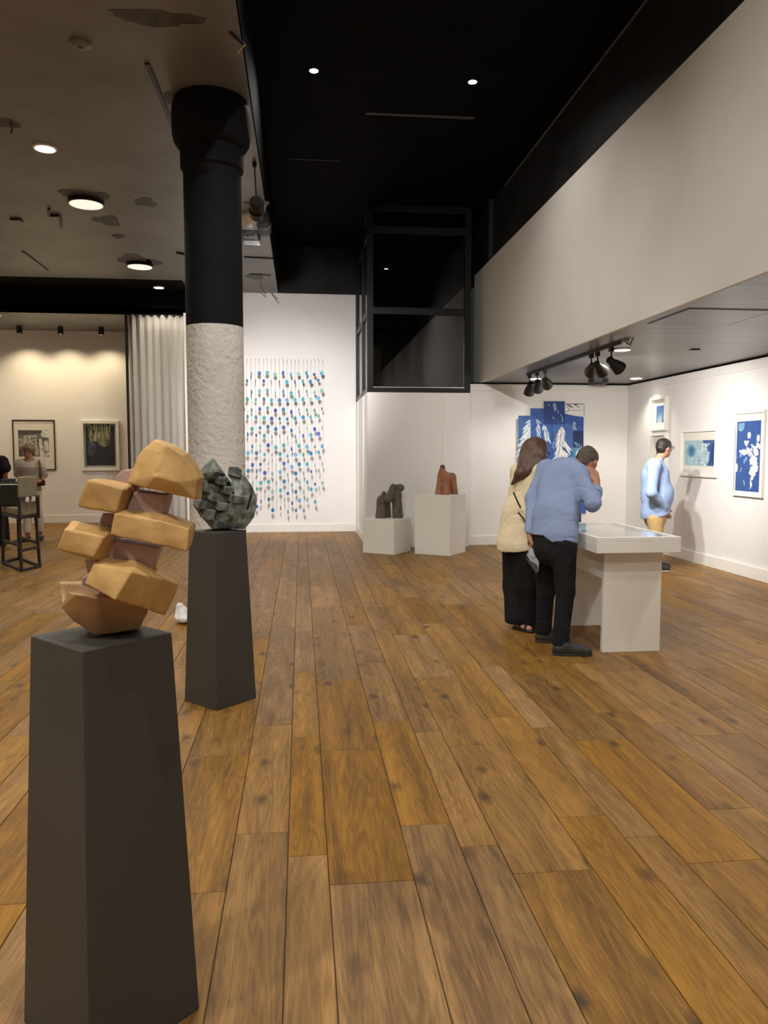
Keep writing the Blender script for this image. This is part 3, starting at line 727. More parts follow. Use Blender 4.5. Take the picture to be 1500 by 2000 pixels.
MB().box(lx1 - .05, lx1 - .02, ty0 + .18, ty1 - .2, tz - th - .22, tz - th).build('apron', M['white'], t, bevel=.002)
M['reflblue'] = mat('reflection_blue', lin(70, 105, 165), .6, .2, 20)  # colour of a patch standing in for the collage's reflection in the glass
tag(box('leaflet', (tx0 + .07, tx0 + .21, ty0 + .72, ty0 + .94, tz - .0298, tz - .028), M['reflblue']), 'small blue patch painted as the collage reflected in the table glass', 'print')

# ================================================================== PICTURES
def frame(name, o, u, v, n, wd, ht, fw, dep, fm, border, label, cat='picture', bcol=None, pm=None, glassy=True):
    """o: lower-left of the outer frame on the wall, u right, v up, n towards the room; border = (left, bottom, right, top) of mat board"""
    o, u, v, n = [np.asarray(q, float) for q in (o, u, v, n)]; I = (u, v, n)
    t = thing(name, o + u * wd / 2 + n * .002, label, cat)
    def ob(nm, a, b, c, d, z0, z1, m, par): return MB().obox(o + u * (a + b) / 2 + v * (c + d) / 2 + n * (z0 + z1) / 2, I, ((b - a) / 2, (d - c) / 2, (z1 - z0) / 2)).build(nm, m, par)
    for a, b, c, d in ((0, wd, 0, fw), (0, wd, ht - fw, ht), (0, fw, fw, ht - fw), (wd - fw, wd, fw, ht - fw)): ob('frame_bar', a, b, c, d, .002, dep, fm, t)
    ob('mat_board', fw, wd - fw, fw, ht - fw, .002, .008, bcol or M['mat_board'], t)
    L_, B_, R_, T_ = border
    pr = ob('print', fw + L_, wd - fw - R_, fw + B_, ht - fw - T_, .008, .0095, pm or M['paper'], t)
    if glassy: ob('glass_pane', fw, wd - fw, fw, ht - fw, dep - .008, dep - .006, M['pane'], t)
    pw, phh = wd - 2 * fw - L_ - R_, ht - 2 * fw - B_ - T_; po = o + u * (fw + L_) + v * (fw + B_)
    def at(x, y, z=0): return po + u * x * pw + v * y * phh + n * (.0098 + z)
    return t, pr, at, pw, phh
def flat(polys, m, parent, at, z=0, name='printed_shape'):
    V = []; Fq = []
    for i, p in enumerate(polys):
        k = len(V); V += [at(x, y, z + i * 1e-5) for x, y in p]; Fq.append(tuple(range(k, k + len(p))))
    return link(name, V, Fq, m, parent)
def leaf(x, y, a, ln, wd, asp=1):
    d = np.array([math.cos(a), math.sin(a)]); s = np.array([-d[1], d[0]]); pts = []
    for t_, w_ in ((0, 0), (.2, .7), (.5, 1), (.8, .6), (1, 0), (.8, -.6), (.5, -1), (.2, -.7)):
        q = d * t_ * ln + s * w_ * wd / 2; pts.append((x + q[0], y + q[1] * asp))
    return pts
def spray(stem, n, ln, wd, spread, rnd, asp=1):
    out = []; st = np.array(stem, float); seg = np.linalg.norm(np.diff(st, axis=0), axis=1); tot = seg.sum()
    for i in range(n):
        s_ = tot * (i + .5) / n; k = 0
        while k < len(seg) - 1 and s_ > seg[k]: s_ -= seg[k]; k += 1
        p = st[k] + (st[k + 1] - st[k]) * min(1, s_ / seg[k]); a = math.atan2(*(st[k + 1] - st[k])[::-1])
        for sg in (-1, 1): out.append(leaf(p[0], p[1], a + sg * rnd.uniform(.5, 1) * spread, ln * rnd.uniform(.7, 1.3), wd * rnd.uniform(.7, 1.3), asp))
    return out
def bl(x, y, rx, ry, rnd, n=14, j=.35):
    return [(x + rx * math.cos(6.283 * i / n) * (1 + rnd.uniform(-j, j)), y + ry * math.sin(6.283 * i / n) * (1 + rnd.uniform(-j, j))) for i in range(n)]
def flatmat(n, r, g, b, var=.12, sc=14): return mat(n, lin(r, g, b), .75, var, sc)
CY = {k: flatmat('cyan_' + k, *c) for k, c in dict(mid=(62, 96, 152), deep=(40, 66, 122), dark=(30, 46, 92), roy=(56, 88, 156), teal=(70, 130, 165), pale=(168, 196, 205), ice=(205, 220, 225), sky=(120, 165, 200), navy=(26, 34, 88), grey=(150, 155, 160)).items()}
CY['white'] = mat('print_white', (.74, .74, .72, 1), .8); CY['ink'] = mat('print_ink', (.03, .03, .035, 1), .8)
PXm = {k: flatmat('photo_' + k, c, c, int(c * .97), .35, 30) for k, c in dict(g1=120, g2=80, g3=178, g4=222, g5=40).items()}
U_R, V_Z, N_R = (0, -1, 0), (0, 0, 1), (-1, 0, 0)
def rwall(x0, y0, x1, y1):
    a = PX(x0, y1, XR - .03); b = PX(x1, y0, XR - .03); return (XR, a[1], a[2]), a[1] - b[1], b[2] - a[2]
rn = random.Random(5)
white_frame = M['white']
# stacked small frames
o, wd, ht = rwall(1271, 774, 1303, 842)
t, pr, at, pw, ph = frame('framed_print', o, U_R, V_Z, N_R, wd, ht, .03, .06, white_frame, (.10, .09, .10, .09), 'small white framed blue print of pale rays, top of the stacked frames', pm=CY['mid'])
flat([[(x, 0), (x + .10, 0), (.5 + (x - .45) * 1.5 + .05, .5 + .4 * rn.random()), ] for x in (.1, .22, .34, .46, .58, .7)], CY['sky'], pr, at)
flat([[(x, 0), (x + .07, 0), (.5 + (x - .45) * 1.3, .35 + .4 * rn.random())] for x in (.16, .3, .42, .55, .66)], CY['ice'], pr, at, .0004)
for k, (ya, yb, lb) in enumerate(((846, 915, 'small white framed dark print, second of the stacked frames'), (918, 988, 'small white framed print, lowest of the stacked frames'))):
    o, wd, ht = rwall(1271, ya, 1303, yb)
    t, pr, at, pw, ph = frame('framed_print', o, U_R, V_Z, N_R, wd, ht, .03, .06, white_frame, (.10, .09, .10, .09), lb, pm=CY['dark'] if k == 0 else CY['mid'])
    flat(spray([(.2, .1), (.5, .5), (.6, .95)], 7, .22, .07, .7, rn), CY['sky'], pr, at)
# landscape print
o, wd, ht = rwall(1327, 837, 1400, 929)
t, pr, at, pw, ph = frame('framed_print', o, U_R, V_Z, N_R, wd, ht, .028, .035, white_frame, (.055, .12, .055, .115), 'white framed landscape print with a blue oval on pale teal', pm=CY['pale'])
flat([bl(.25, .58, .15, .27, rn, 24, .05)], CY['sky'], pr, at); flat([bl(.25, .57, .10, .20, rn, 24, .05)], CY['teal'], pr, at, .0003); flat([bl(.24, .56, .05, .13, rn, 18, .1)], CY['mid'], pr, at, .0006)
flat([[(.80, 0), (1, 0), (1, 1), (.62, 1), (.64, .9), (.74, .86), (.78, .6), (.86, .5), (.84, .2)]], CY['mid'], pr, at); flat([[(.88, .1), (1, .1), (1, .9), (.92, .85), (.9, .5)]], CY['deep'], pr, at, .0003)
flat([[(.465, 0), (.475, 0), (.475, 1), (.465, 1)]], CY['grey'], pr, at)
flat([leaf(rn.uniform(.5, .85), rn.uniform(.05, .9), rn.uniform(0, 6.28), .10, .05) for _ in range(46)], CY['ice'], pr, at, .0008)
flat([leaf(rn.uniform(.5, .95), rn.uniform(.05, .4), rn.uniform(0, 6.28), .06, .03) for _ in range(12)], CY['dark'], pr, at, .0011)
# tall blue print
o, wd, ht = rwall(1429, 800, 1494, 967)
t, pr, at, pw, ph = frame('framed_print', o, U_R, V_Z, N_R, wd, ht, .026, .035, white_frame, (.01, .035, .07, .09), 'tall white framed deep blue print with white flower shapes', pm=flatmat('cyan_tall', 44, 82, 150))
def tp(x, y): return ((x - 940) / 300, (1115 - y) / 740)
flat([[tp(960, 395), tp(1035, 390), tp(1030, 460), tp(995, 482), tp(958, 470)]], CY['sky'], pr, at)
pol = [bl(*tp(1100, 525), .075, .05, rn, 12, .1), bl(*tp(1212, 560), .07, .05, rn, 12, .15), bl(*tp(952, 868), .05, .065, rn, 12, .1)]
for (x, y, rx, ry, k) in ((1060, 610, 40, 30, 5), (1085, 580, 30, 22, 3), (1040, 700, 60, 30, 8), (1110, 690, 40, 40, 6), (1200, 670, 40, 60, 9), (1160, 760, 60, 40, 8), (1175, 830, 55, 60, 10), (1160, 930, 40, 50, 7), (1150, 1010, 20, 45, 5), (1130, 1070, 14, 18, 3), (960, 755, 14, 8, 1), (990, 745, 18, 12, 2), (1150, 640, 25, 20, 3)):
    for _ in range(k): pol.append(bl(*tp(x + rn.uniform(-rx, rx) * .7, y + rn.uniform(-ry, ry) * .8), rx / 300 * .42, ry / 740 * .5, rn, 11, .5))
pol += [leaf(*tp(1002, 918), 1.0, .10, .02), leaf(*tp(1045, 990), -.9, .12, .02)]
flat(pol, CY['white'], pr, at, .0004)
flat([leaf(*tp(rn.uniform(1020, 1225), rn.uniform(600, 900)), rn.uniform(0, 6.28), .05, .016) for _ in range(14)], CY['mid'], pr, at, .0008)
flat([bl(*tp(x, y), .04, .03, rn, 10, .4) for x, y in ((1150, 640), (1070, 770), (1050, 800), (1140, 860), (1000, 720))], CY['sky'], pr, at, .0002)
# collage on the back right wall
yw = YBR
colc = PY(1080, 900, yw); coll = thing('paper_collage', (colc[0], yw, colc[2]), 'large collage of overlapping blue sheets with white leaf sprays', 'artwork')
def cpt(x, y, z): p = PY(990 + x / 7.694, 770 + y / 7.694, yw - .02); return np.array([p[0], yw - z, p[2]])
def sheet(poly, layer, m):
    z0 = .006 + .007 * layer
    return MB().prism([cpt(x, y, z0) for x, y in poly], (0, -.004, 0)).build('sheet', m, coll)
def rect(a, b, c, d): return [(a, b), (c, b), (c, d), (a, d)]
s0 = sheet(rect(140, 375, 420, 1450), 0, CY['grey'])
s4 = sheet(rect(865, 130, 1180, 820), 0, CY['white'])
s4b = sheet([(870, 290), (990, 318), (1155, 342), (1150, 830), (870, 830)], 1, CY['roy'])
s1 = sheet(rect(175, 322, 560, 1460), 1, CY['mid'])
s2 = sheet(rect(355, 212, 690, 1100), 2, CY['roy'])
s3b = sheet(rect(678, 440, 992, 1250), 3, CY['mid'])
s3 = sheet(rect(552, 106, 866, 452), 4, CY['deep'])
s2b = sheet(rect(512, 228, 682, 1000), 3, CY['roy'])
s5 = sheet(rect(992, 545, 1150, 812), 2, CY['dark'])
s6 = sheet(rect(992, 802, 1206, 1000), 3, CY['teal'])
s7 = sheet(rect(640, 1180, 1186, 1790), 2, CY['roy'])
s8 = sheet(rect(1000, 1785, 1116, 1925), 1, CY['navy'])
s9 = sheet(rect(180, 1440, 640, 1900), 1, CY['mid'])
def cflat(polys, layer, m, parent): 
    z = .006 + .007 * layer + .0046; V = []; Fq = []
    for i, p in enumerate(polys):
        k = len(V); V += [cpt(x, y, z + i * 2e-5) for x, y in p]; Fq.append(tuple(range(k, k + len(p))))
    link('printed_leaves', V, Fq, m, parent)
rc = random.Random(11)
cflat(spray([(385, 360), (330, 470), (300, 600), (235, 760), (205, 900)], 20, 130, 20, .75, rc), 1, CY['ice'], s1)
cflat(spray([(370, 470), (320, 620), (290, 760)], 14, 110, 18, .7, rc), 1, CY['white'], s1)
cflat(spray([(430, 360), (470, 420), (480, 560), (480, 700)], 9, 90, 14, .5, rc), 2, CY['ice'], s2)
cflat(spray([(540, 450), (580, 560), (610, 680)], 9, 80, 14, .6, rc), 3, CY['ice'], s2b)
cflat(spray([(820, 470), (815, 560), (800, 680), (790, 800), (760, 960)], 22, 110, 19, .7, rc), 3, CY['white'], s3b)
cflat(spray([(840, 690), (880, 760), (925, 820)], 6, 90, 18, .5, rc), 3, CY['white'], s3b)
cflat(spray([(820, 820), (850, 880), (880, 950)], 6, 100, 20, .5, rc), 3, CY['white'], s3b)
cflat([bl(700 + rc.uniform(-25, 25), 780 + rc.uniform(-80, 60), 9, 10, rc) for _ in range(9)], 3, CY['sky'], s3b)
cflat(spray([(700, 120), (715, 170), (725, 220)], 4, 50, 9, .6, rc) + [leaf(755, 240, 1.2, 60, 8), leaf(800, 300, 1.0, 60, 8), leaf(690, 330, 1.5, 50, 8), leaf(620, 140, 1.2, 50, 8), leaf(830, 340, 1.6, 80, 10)], 4, CY['ice'], s3)
cflat(spray([(860, 450), (890, 550)], 4, 70, 12, .6, rc) + spray([(1020, 400), (1010, 470), (1020, 550)], 5, 55, 10, .7, rc) + [bl(935, 455, 14, 10, rc)], 1, CY['ice'], s4b)
cflat(spray([(1000, 710), (1040, 745), (1085, 770)], 5, 50, 9, .7, rc), 2, CY['sky'], s5)
cflat(spray([(1030, 940), (1070, 870), (1120, 815)], 8, 60, 12, .7, rc), 3, CY['ice'], s6)
cflat([rect(885, 140, 1150, 150), rect(930, 238, 1125, 243)[:], leaf(900, 150, .5, 120, 22), leaf(1010, 155, .2, 60, 20), leaf(1040, 190, 0, 70, 10), [(880, 175), (925, 195), (940, 235), (920, 265), (880, 272), (880, 266), (915, 258), (932, 233), (918, 200), (880, 182)], rect(1160, 150, 1166, 330)], 0, CY['ink'], s4)

# alcove pictures
U_A, N_A = (1, 0, 0), (0, -1, 0)
def awall(x0, y0, x1, y1):
    a = PY(x0, y1, YA - .02); b = PY(x1, y0, YA - .02); return (a[0], YA, a[2]), b[0] - a[0], b[2] - a[2]
o, wd, ht = awall(27, 820, 106, 918)
t, pr, at, pw, ph = frame('framed_photograph', o, U_A, V_Z, N_A, wd, ht, .018, .03, M['frame_black'], (.09, .265, .11, .20), 'thin black framed black and white photograph in a wide white mat', pm=PXm['g1'])
flat([[(0, .8), (1, .9), (1, 1), (0, 1)], [(.0, .0), (.12, 0), (.1, .3), (0, .3)], [(.62, .2), (.72, .2), (.70, .7), (.62, .7)]], PXm['g2'], pr, at)
flat([[(.12, .1), (.18, .78), (.6, .82), (.66, .05)]], PXm['g3'], pr, at, .0003)
flat([[(.70, .0), (.66, .66), (.8, .66), (.84, 0)], [(.86, 0), (.84, .6), (.98, .6), (1, .05)], [(.74, .85), (.8, 1), (1, .98), (1, .72), (.78, .75)]], PXm['g4'], pr, at, .0005)
flat([bl(.45, .7, .025, .025, rn), [(.9, .05), (.9, .5), (.91, .5), (.91, .05)]] + [leaf(rn.uniform(.15, .95), rn.uniform(.05, .7), rn.uniform(0, 3), .12, .03) for _ in range(22)], PXm['g5'], pr, at, .0008)
# the white figure 2
two = [(.03, .60), (.05, .67), (.09, .68), (.125, .64), (.12, .57), (.08, .48), (.04, .42), (.13, .43)]
qs = []
for a, b in zip(two[:-1], two[1:]):
    d = nrm([b[0] - a[0], b[1] - a[1]]); n_ = np.array([-d[1], d[0]]) * .011; qs.append([tuple(np.array(a) + n_), tuple(np.array(b) + n_), tuple(np.array(b) - n_), tuple(np.array(a) - n_)])
flat(qs, CY['white'], pr, at, .0011, 'printed_digit')
o, wd, ht = awall(160, 822, 232, 919)
t, pr, at, pw, ph = frame('framed_painting', o, U_A, V_Z, N_A, wd, ht, .06, .06, M['white'], (.035, .045, .035, .04), 'white framed dark painting with a pale mottled shape next to the curtain', pm=mat('paint_dark', lin(24, 28, 34), .6, 1, 6, vcol=lin(44, 46, 52)), bcol=mat('frame_inner', lin(150, 155, 150), .7), glassy=False)
pale = mat('paint_pale', lin(150, 145, 105), .7, 1, 9, vcol=lin(70, 75, 65)); 
flat([[(.12, .98), (.1, .72), (.2, .62), (.4, .6), (.5, .5), (.62, .47), (.75, .5), (.82, .65), (.86, .98)]], pale, pr, at)
flat([leaf(rn.uniform(.1, .85), rn.uniform(.55, .98), rn.uniform(-.4, .4) + 1.57, .18, .03) for _ in range(40)], mat('paint_stroke', lin(175, 170, 125), .7), pr, at, .0004)
flat([leaf(rn.uniform(.05, .95), rn.uniform(.6, .98), rn.uniform(-.4, .4) + 1.57, .2, .025) for _ in range(40)], mat('paint_stroke_dark', lin(50, 62, 60), .7), pr, at, .0006)
flat([[(.1, .62), (.22, .62), (.36, .5), (.3, .35), (.14, .2), (.06, .35)]], mat('paint_blue', lin(66, 76, 96), .7, .5, 9), pr, at, .0002)
flat([[(.7, .5), (.98, .6), (.98, .25), (.8, .3)]], mat('paint_maroon', lin(52, 38, 42), .7, .5, 9), pr, at, .0002)

# ================================================================== HANGING DISC MOBILE
def mobile():
    xs = [74, 115, 160, 203, 243, 287, 325, 365, 405, 447, 487, 525, 568, 608, 645, 690, 728, 768, 808, 848, 885]
    off = .20; yw = YB - off; r = random.Random(21)
    c = PY(560, 850, yw); root = thing('hanging_mobile', (c[0], YB, 2.0), 'hanging artwork of blue and teal discs on pale threads before the back wall', 'artwork')
    cols = [('roy', 80, 110, 190), ('vio', 72, 84, 172), ('cyan', 86, 176, 200), ('teal', 80, 165, 172), ('mint', 150, 196, 180), ('sky', 110, 170, 214), ('steel', 64, 120, 164), ('azure', 40, 130, 180)]
    mats = [mat('disc_' + n, lin(*v), .6) for n, *v in cols]
    dm = {}
    def disc_mesh(m):
        if m not in dm:
            b = MB().lathe((0, 0, 0), (0, 1, 0), [(.034, -.002), (.034, .002)], 20); me = bpy.data.meshes.new('disc')
            me.from_pydata([(v[0], v[1], v[2] * 1.18) for v in b.v], [], b.f); me.materials.append(mats[m]); me.update(); dm[m] = me
        return dm[m]
    for i, x in enumerate(xs):
        px = 460 + x / 5.262
        def P(y): return PY(px, 660 + y / 5.262, yw)
        top = P(215); ph = 368 if i % 2 == 0 else 445
        last = 1560 if i == 20 else (1600 if i == 19 else r.choice((1700, 1760, 1800)))
        ys = []; y = ph + r.uniform(-10, 10)
        while y < last: ys.append(y); y += 187 + r.uniform(-7, 7)
        bot = P(ys[-1] + 8)
        st = MB().tube([(top[0], yw, top[2]), (top[0], yw, bot[2])], .0017, 5).build('thread', M['thread'], root)
        MB().tube([(top[0], YB, top[2] + .012), (top[0], yw + .01, top[2] + .004), (top[0], yw, top[2]), (top[0] + .004, yw - .008, top[2] - .02)], .0034, 6).build('hook', M['thread'], st)
        for yy in ys:
            m = r.choices(range(8), (3, 2, 4, 4, 2, 2, 2, 2))[0]; q = P(yy)
            o = bpy.data.objects.new('disc', disc_mesh(m)); COL.objects.link(o); o.parent = st
            o.location = np.array([top[0], yw, q[2]]) - rootloc(st); o.rotation_euler = (0, 0, r.uniform(-1.5, 1.5)); o.scale = (1, 1, 1) if r.random() < .75 else (.8, 1, .8)
mobile()

# ================================================================== SCULPTURES
M['clay'] = mat('tan_clay', lin(200, 162, 102), .7, 1, 9, .5, 40, vcol=lin(164, 126, 72), bdist=.004)
M['clay_pink'] = mat('pink_clay', lin(176, 148, 142), .65, 1, 8, .4, 40, vcol=lin(146, 118, 114), bdist=.004)
M['stone'] = mat('dark_stone', lin(124, 128, 120), .5, 1, 22, .6, 60, vcol=lin(58, 66, 68), bdist=.006)
M['clay_grey'] = mat('grey_clay', lin(92, 84, 72), .75, .2, 12, .4, 60, bdist=.004)
M['terra'] = mat('terracotta', lin(150, 100, 70), .7, .18, 9, .4, 60, bdist=.004)
M['terra_dark'] = mat('terracotta_smoked', lin(74, 72, 68), .7, .2, 9)
def clay_stack():
    t = thing('stacked_sculpture', (-.513, 2.01, PH), 'tan and pink clay sculpture of stacked bricks with a crescent base and wedge top', 'sculpture')
    def P(x, y, Y): return PY(100 + x / 4.65, 840 + y / 4.65, Y)
    n1 = wnoise(3, 28, 10); n2 = wnoise(5, 75, 12); n3 = wnoise(9, 11, 6)
    def dents(a, b): return lambda x, y, z: a * n1(x, y, z) + b * n2(x, y, z) + .6 * a * n3(x, y, z)
    def part(name, m, fn, pts, rd=.006, amp=(.0034, .0011)):
        pts = np.asarray(pts); s = SDF(pts.min(0) - .02, pts.max(0) + .02, .003); fn(s); s.disp(dents(*amp)); s.build(name, m, t, smooth=1)
    def brick(front, side, back, rd=.007, name='brick', m=None, amp=(.0034, .0011)):
        """front: quad with depths; side: two more corners with depth; everything pushed back for thickness"""
        pts = [P(*q) for q in front + side]; pts += [p + np.array([.0, back, .01]) for p in pts]
        part(name, m or M['clay'], lambda s: s.hull(pts, rd), pts, amp=amp)
    # crescent bowl
    ly = 1.93
    pts = [P(400, 1868, 1.955), P(800, 1808, 2.02), P(90, 1610, 1.93), P(62, 1440, 1.935), P(230, 1490, 1.895), P(420, 1525, 1.90), P(640, 1520, 1.93), P(875, 1650, 2.0), P(850, 1480, 2.0), P(200, 1740, 1.94)]
    pts = [p for p in pts] + [P(440, 1840, 2.10), P(770, 1800, 2.12), P(105, 1560, 2.07), P(75, 1375, 2.06), P(290, 1372, 2.10), P(840, 1600, 2.12), P(830, 1460, 2.12)]
    pts = [np.array([p[0], p[1], max(p[2], PH + .001)]) for p in pts]
    def fn(s):
        s.hull(pts, .01); a = P(230, 1400, 1.99); s.ell(a, (.083, .068, .065), k=.008, neg=True); b = P(520, 1400, 2.0); s.ell(b, (.09, .062, .06), k=.008, neg=True)
        s.plane((0, 0, -1), (0, 0, PH + .0005))
    part('crescent_base', mat('clay_base', lin(176, 140, 96), .65, 1, 7, .4, 40, vcol=lin(140, 110, 84), bdist=.004), fn, pts, amp=(.0012, .0004))
    # bricks, lowest first
    brick([(372, 1205, 1.90), (735, 1285, 1.86), (580, 1540, 1.85), (292, 1400, 1.89)], [(1158, 1400, 1.97), (1022, 1672, 1.96)], .085)
    brick([(120, 902, 1.90), (492, 968, 1.90), (385, 1165, 1.89), (50, 1082, 1.90)], [(578, 1003, 1.97), (492, 1215, 1.96)], .075)
    brick([(580, 760, 1.90), (1000, 822, 1.89), (1250, 905, 1.90), (1240, 1112, 1.89), (950, 1050, 1.885), (520, 958, 1.89)], [(1275, 915, 1.93), (1250, 1100, 1.93)], .085)
    brick([(345, 478, 1.91), (652, 542, 1.91), (585, 745, 1.90), (250, 685, 1.91)], [(752, 552, 1.98), (668, 757, 1.97)], .075)
    # pink core blocks
    pink = [[(755, 560), (1050, 590), (1000, 812), (672, 765)], [(572, 1005), (975, 1068), (892, 1312), (492, 1218)], [(470, 760), (600, 770), (520, 970), (405, 940)], [(305, 1172), (480, 1200), (440, 1300), (330, 1290)], [(290, 1330), (420, 1330), (400, 1440), (280, 1400)]]
    for k, q in enumerate(pink):
        y0 = 1.955 if k < 2 else 1.985; pts = [P(x, y, y0) for x, y in q]; pts += [p + np.array([.0, .09, .0]) for p in pts]
        part('core_block', M['clay_pink'], lambda s: s.hull(pts, .008), pts, amp=(.0018, .0005))
    pts = [P(405, 1470, 1.94), P(620, 1500, 1.94), P(560, 1640, 1.95), P(430, 1560, 1.94)]; pts += [p + np.array([0, .09, .0]) for p in pts]
    part('core_block', M['clay_pink'], lambda s: s.hull(pts, .008), pts)
    pts = [P(585, 430, 1.99), P(640, 365, 1.99), P(760, 335, 1.99), P(800, 500, 1.99), P(590, 500, 1.99)]; pts += [p + np.array([0, .08, 0]) for p in pts]
    part('core_block', M['clay_pink'], lambda s: s.hull(pts, .012), pts)
    # wedge top
    pts = [P(x, y, 1.93) for x, y in ((938, 85), (830, 160), (770, 250), (690, 480), (740, 500))] + [P(x, y, 1.90) for x, y in ((850, 525), (1010, 560), (1310, 632), (1335, 440), (1200, 230), (1050, 140))] + [P(940, 420, 1.88), P(1150, 480, 1.88), P(960, 200, 1.90)]
    pts += [p + np.array([0, .09, -.0]) for p in pts[:11]]
    def fn(s):
        s.hull(pts, .014)
        for a, b in (((810, 490), (870, 400)), ((870, 400), (950, 380)), ((950, 380), (1050, 312))): s.cap(P(*a, 1.878), P(*b, 1.878), .006, .004, .006, neg=True)
    part('wedge_top', M['clay'], fn, pts, amp=(.0026, .001))
clay_stack()

def carved_stone():
    t = thing('carved_stone', (-.5, 4.66, PH), 'dark grey carved stone with a checkerboard of cut cubes on a tapered plinth', 'sculpture')
    def P(x, y, Y): return PY(370 + x / 10.714, 880 + y / 10.714, Y)
    Yf, Yb = 4.60, 4.80
    body = [(200, 660), (75, 1140), (260, 1390), (470, 1640), (1150, 1630), (1260, 1500), (1350, 1380), (1395, 1210), (1410, 1000), (1300, 740), (1140, 520), (820, 640), (500, 560), (330, 500)]
    pts = [P(x, y, Yf + .03) for x, y in body] + [P(x, y, Yb) for x, y in body] + [P(750, 900, Yf - .01), P(1050, 1000, Yf - .02), P(900, 1350, Yf - .015), P(600, 1350, Yf)]
    pts = [np.array([p[0], p[1], max(p[2], PH + .002)]) for p in pts]; A = np.asarray(pts)
    s = SDF(A.min(0) - [.03, .12, .01], A.max(0) + [.03, .03, .13], .0035)
    s.hull(pts, .012)
    pk = [(498, 172), (340, 290), (188, 490), (330, 640), (600, 560), (750, 495)]; s.hull([P(x, y, Yf - .0) for x, y in pk] + [P(x, y, Yb - .05) for x, y in pk] + [P(560, 440, Yf - .04)], .004)
    bk = [(832, 345), (1000, 345), (1090, 410), (1060, 580), (800, 500)]; s.hull([P(x, y, Yf + .0) for x, y in bk] + [P(x, y, Yb - .03) for x, y in bk], .006)
    # recess the checkered field then let cubes stand out of it
    fld = [(240, 520), (900, 620), (1000, 900), (850, 1250), (480, 1500), (200, 1250)]
    s.hull([P(x, y, Yf - .12) for x, y in fld] + [P(x * .8 + 110, y * .8 + 190, Yf + .05) for x, y in fld], .01, neg=True)
    e1 = nrm(np.array([.86, .45, -.14])); e2 = nrm(np.array([.30, 0, 1.0])); e2 = nrm(e2 - e1 * (e1 @ e2)); e3 = np.cross(e2, e1)
    for x, y, w_, h_, dp in ((640, 612, .026, .024, .0), (385, 770, .026, .023, .01), (765, 812, .028, .024, .01), (495, 960, .027, .023, .0), (225, 1115, .026, .024, .01), (645, 1150, .028, .024, -.005), (385, 1320, .028, .032, .0), (275, 570, .02, .025, .03), (980, 1000, .045, .024, .0)):
        s.box(P(x, y, Yf + dp + .02), (w_, h_, .05), (e1, e2, e3), .003)
    # crack on the right and chips
    for a, b in (((1310, 760), (1290, 950)), ((1290, 950), (1215, 1240))): s.cap(P(*a, Yf + .0), P(*b, Yf + .0), .006, .006, .002, n=(0, 1, 0), fl=8, neg=True)
    s.plane((0, 0, -1), (0, 0, PH + .0005))
    n1 = wnoise(31, 40, 10); n2 = wnoise(32, 120, 12)
    s.disp(lambda x, y, z: .0018 * n1(x, y, z) + .0011 * n2(x, y, z))
    s.build('stone_body', M['stone'], t, smooth=1)
    MB().tube([P(760, 480, Yf - .03), P(870, 640, Yf - .03)], .0028, 8).build('inlay_line', M['white'], t)
carved_stone()

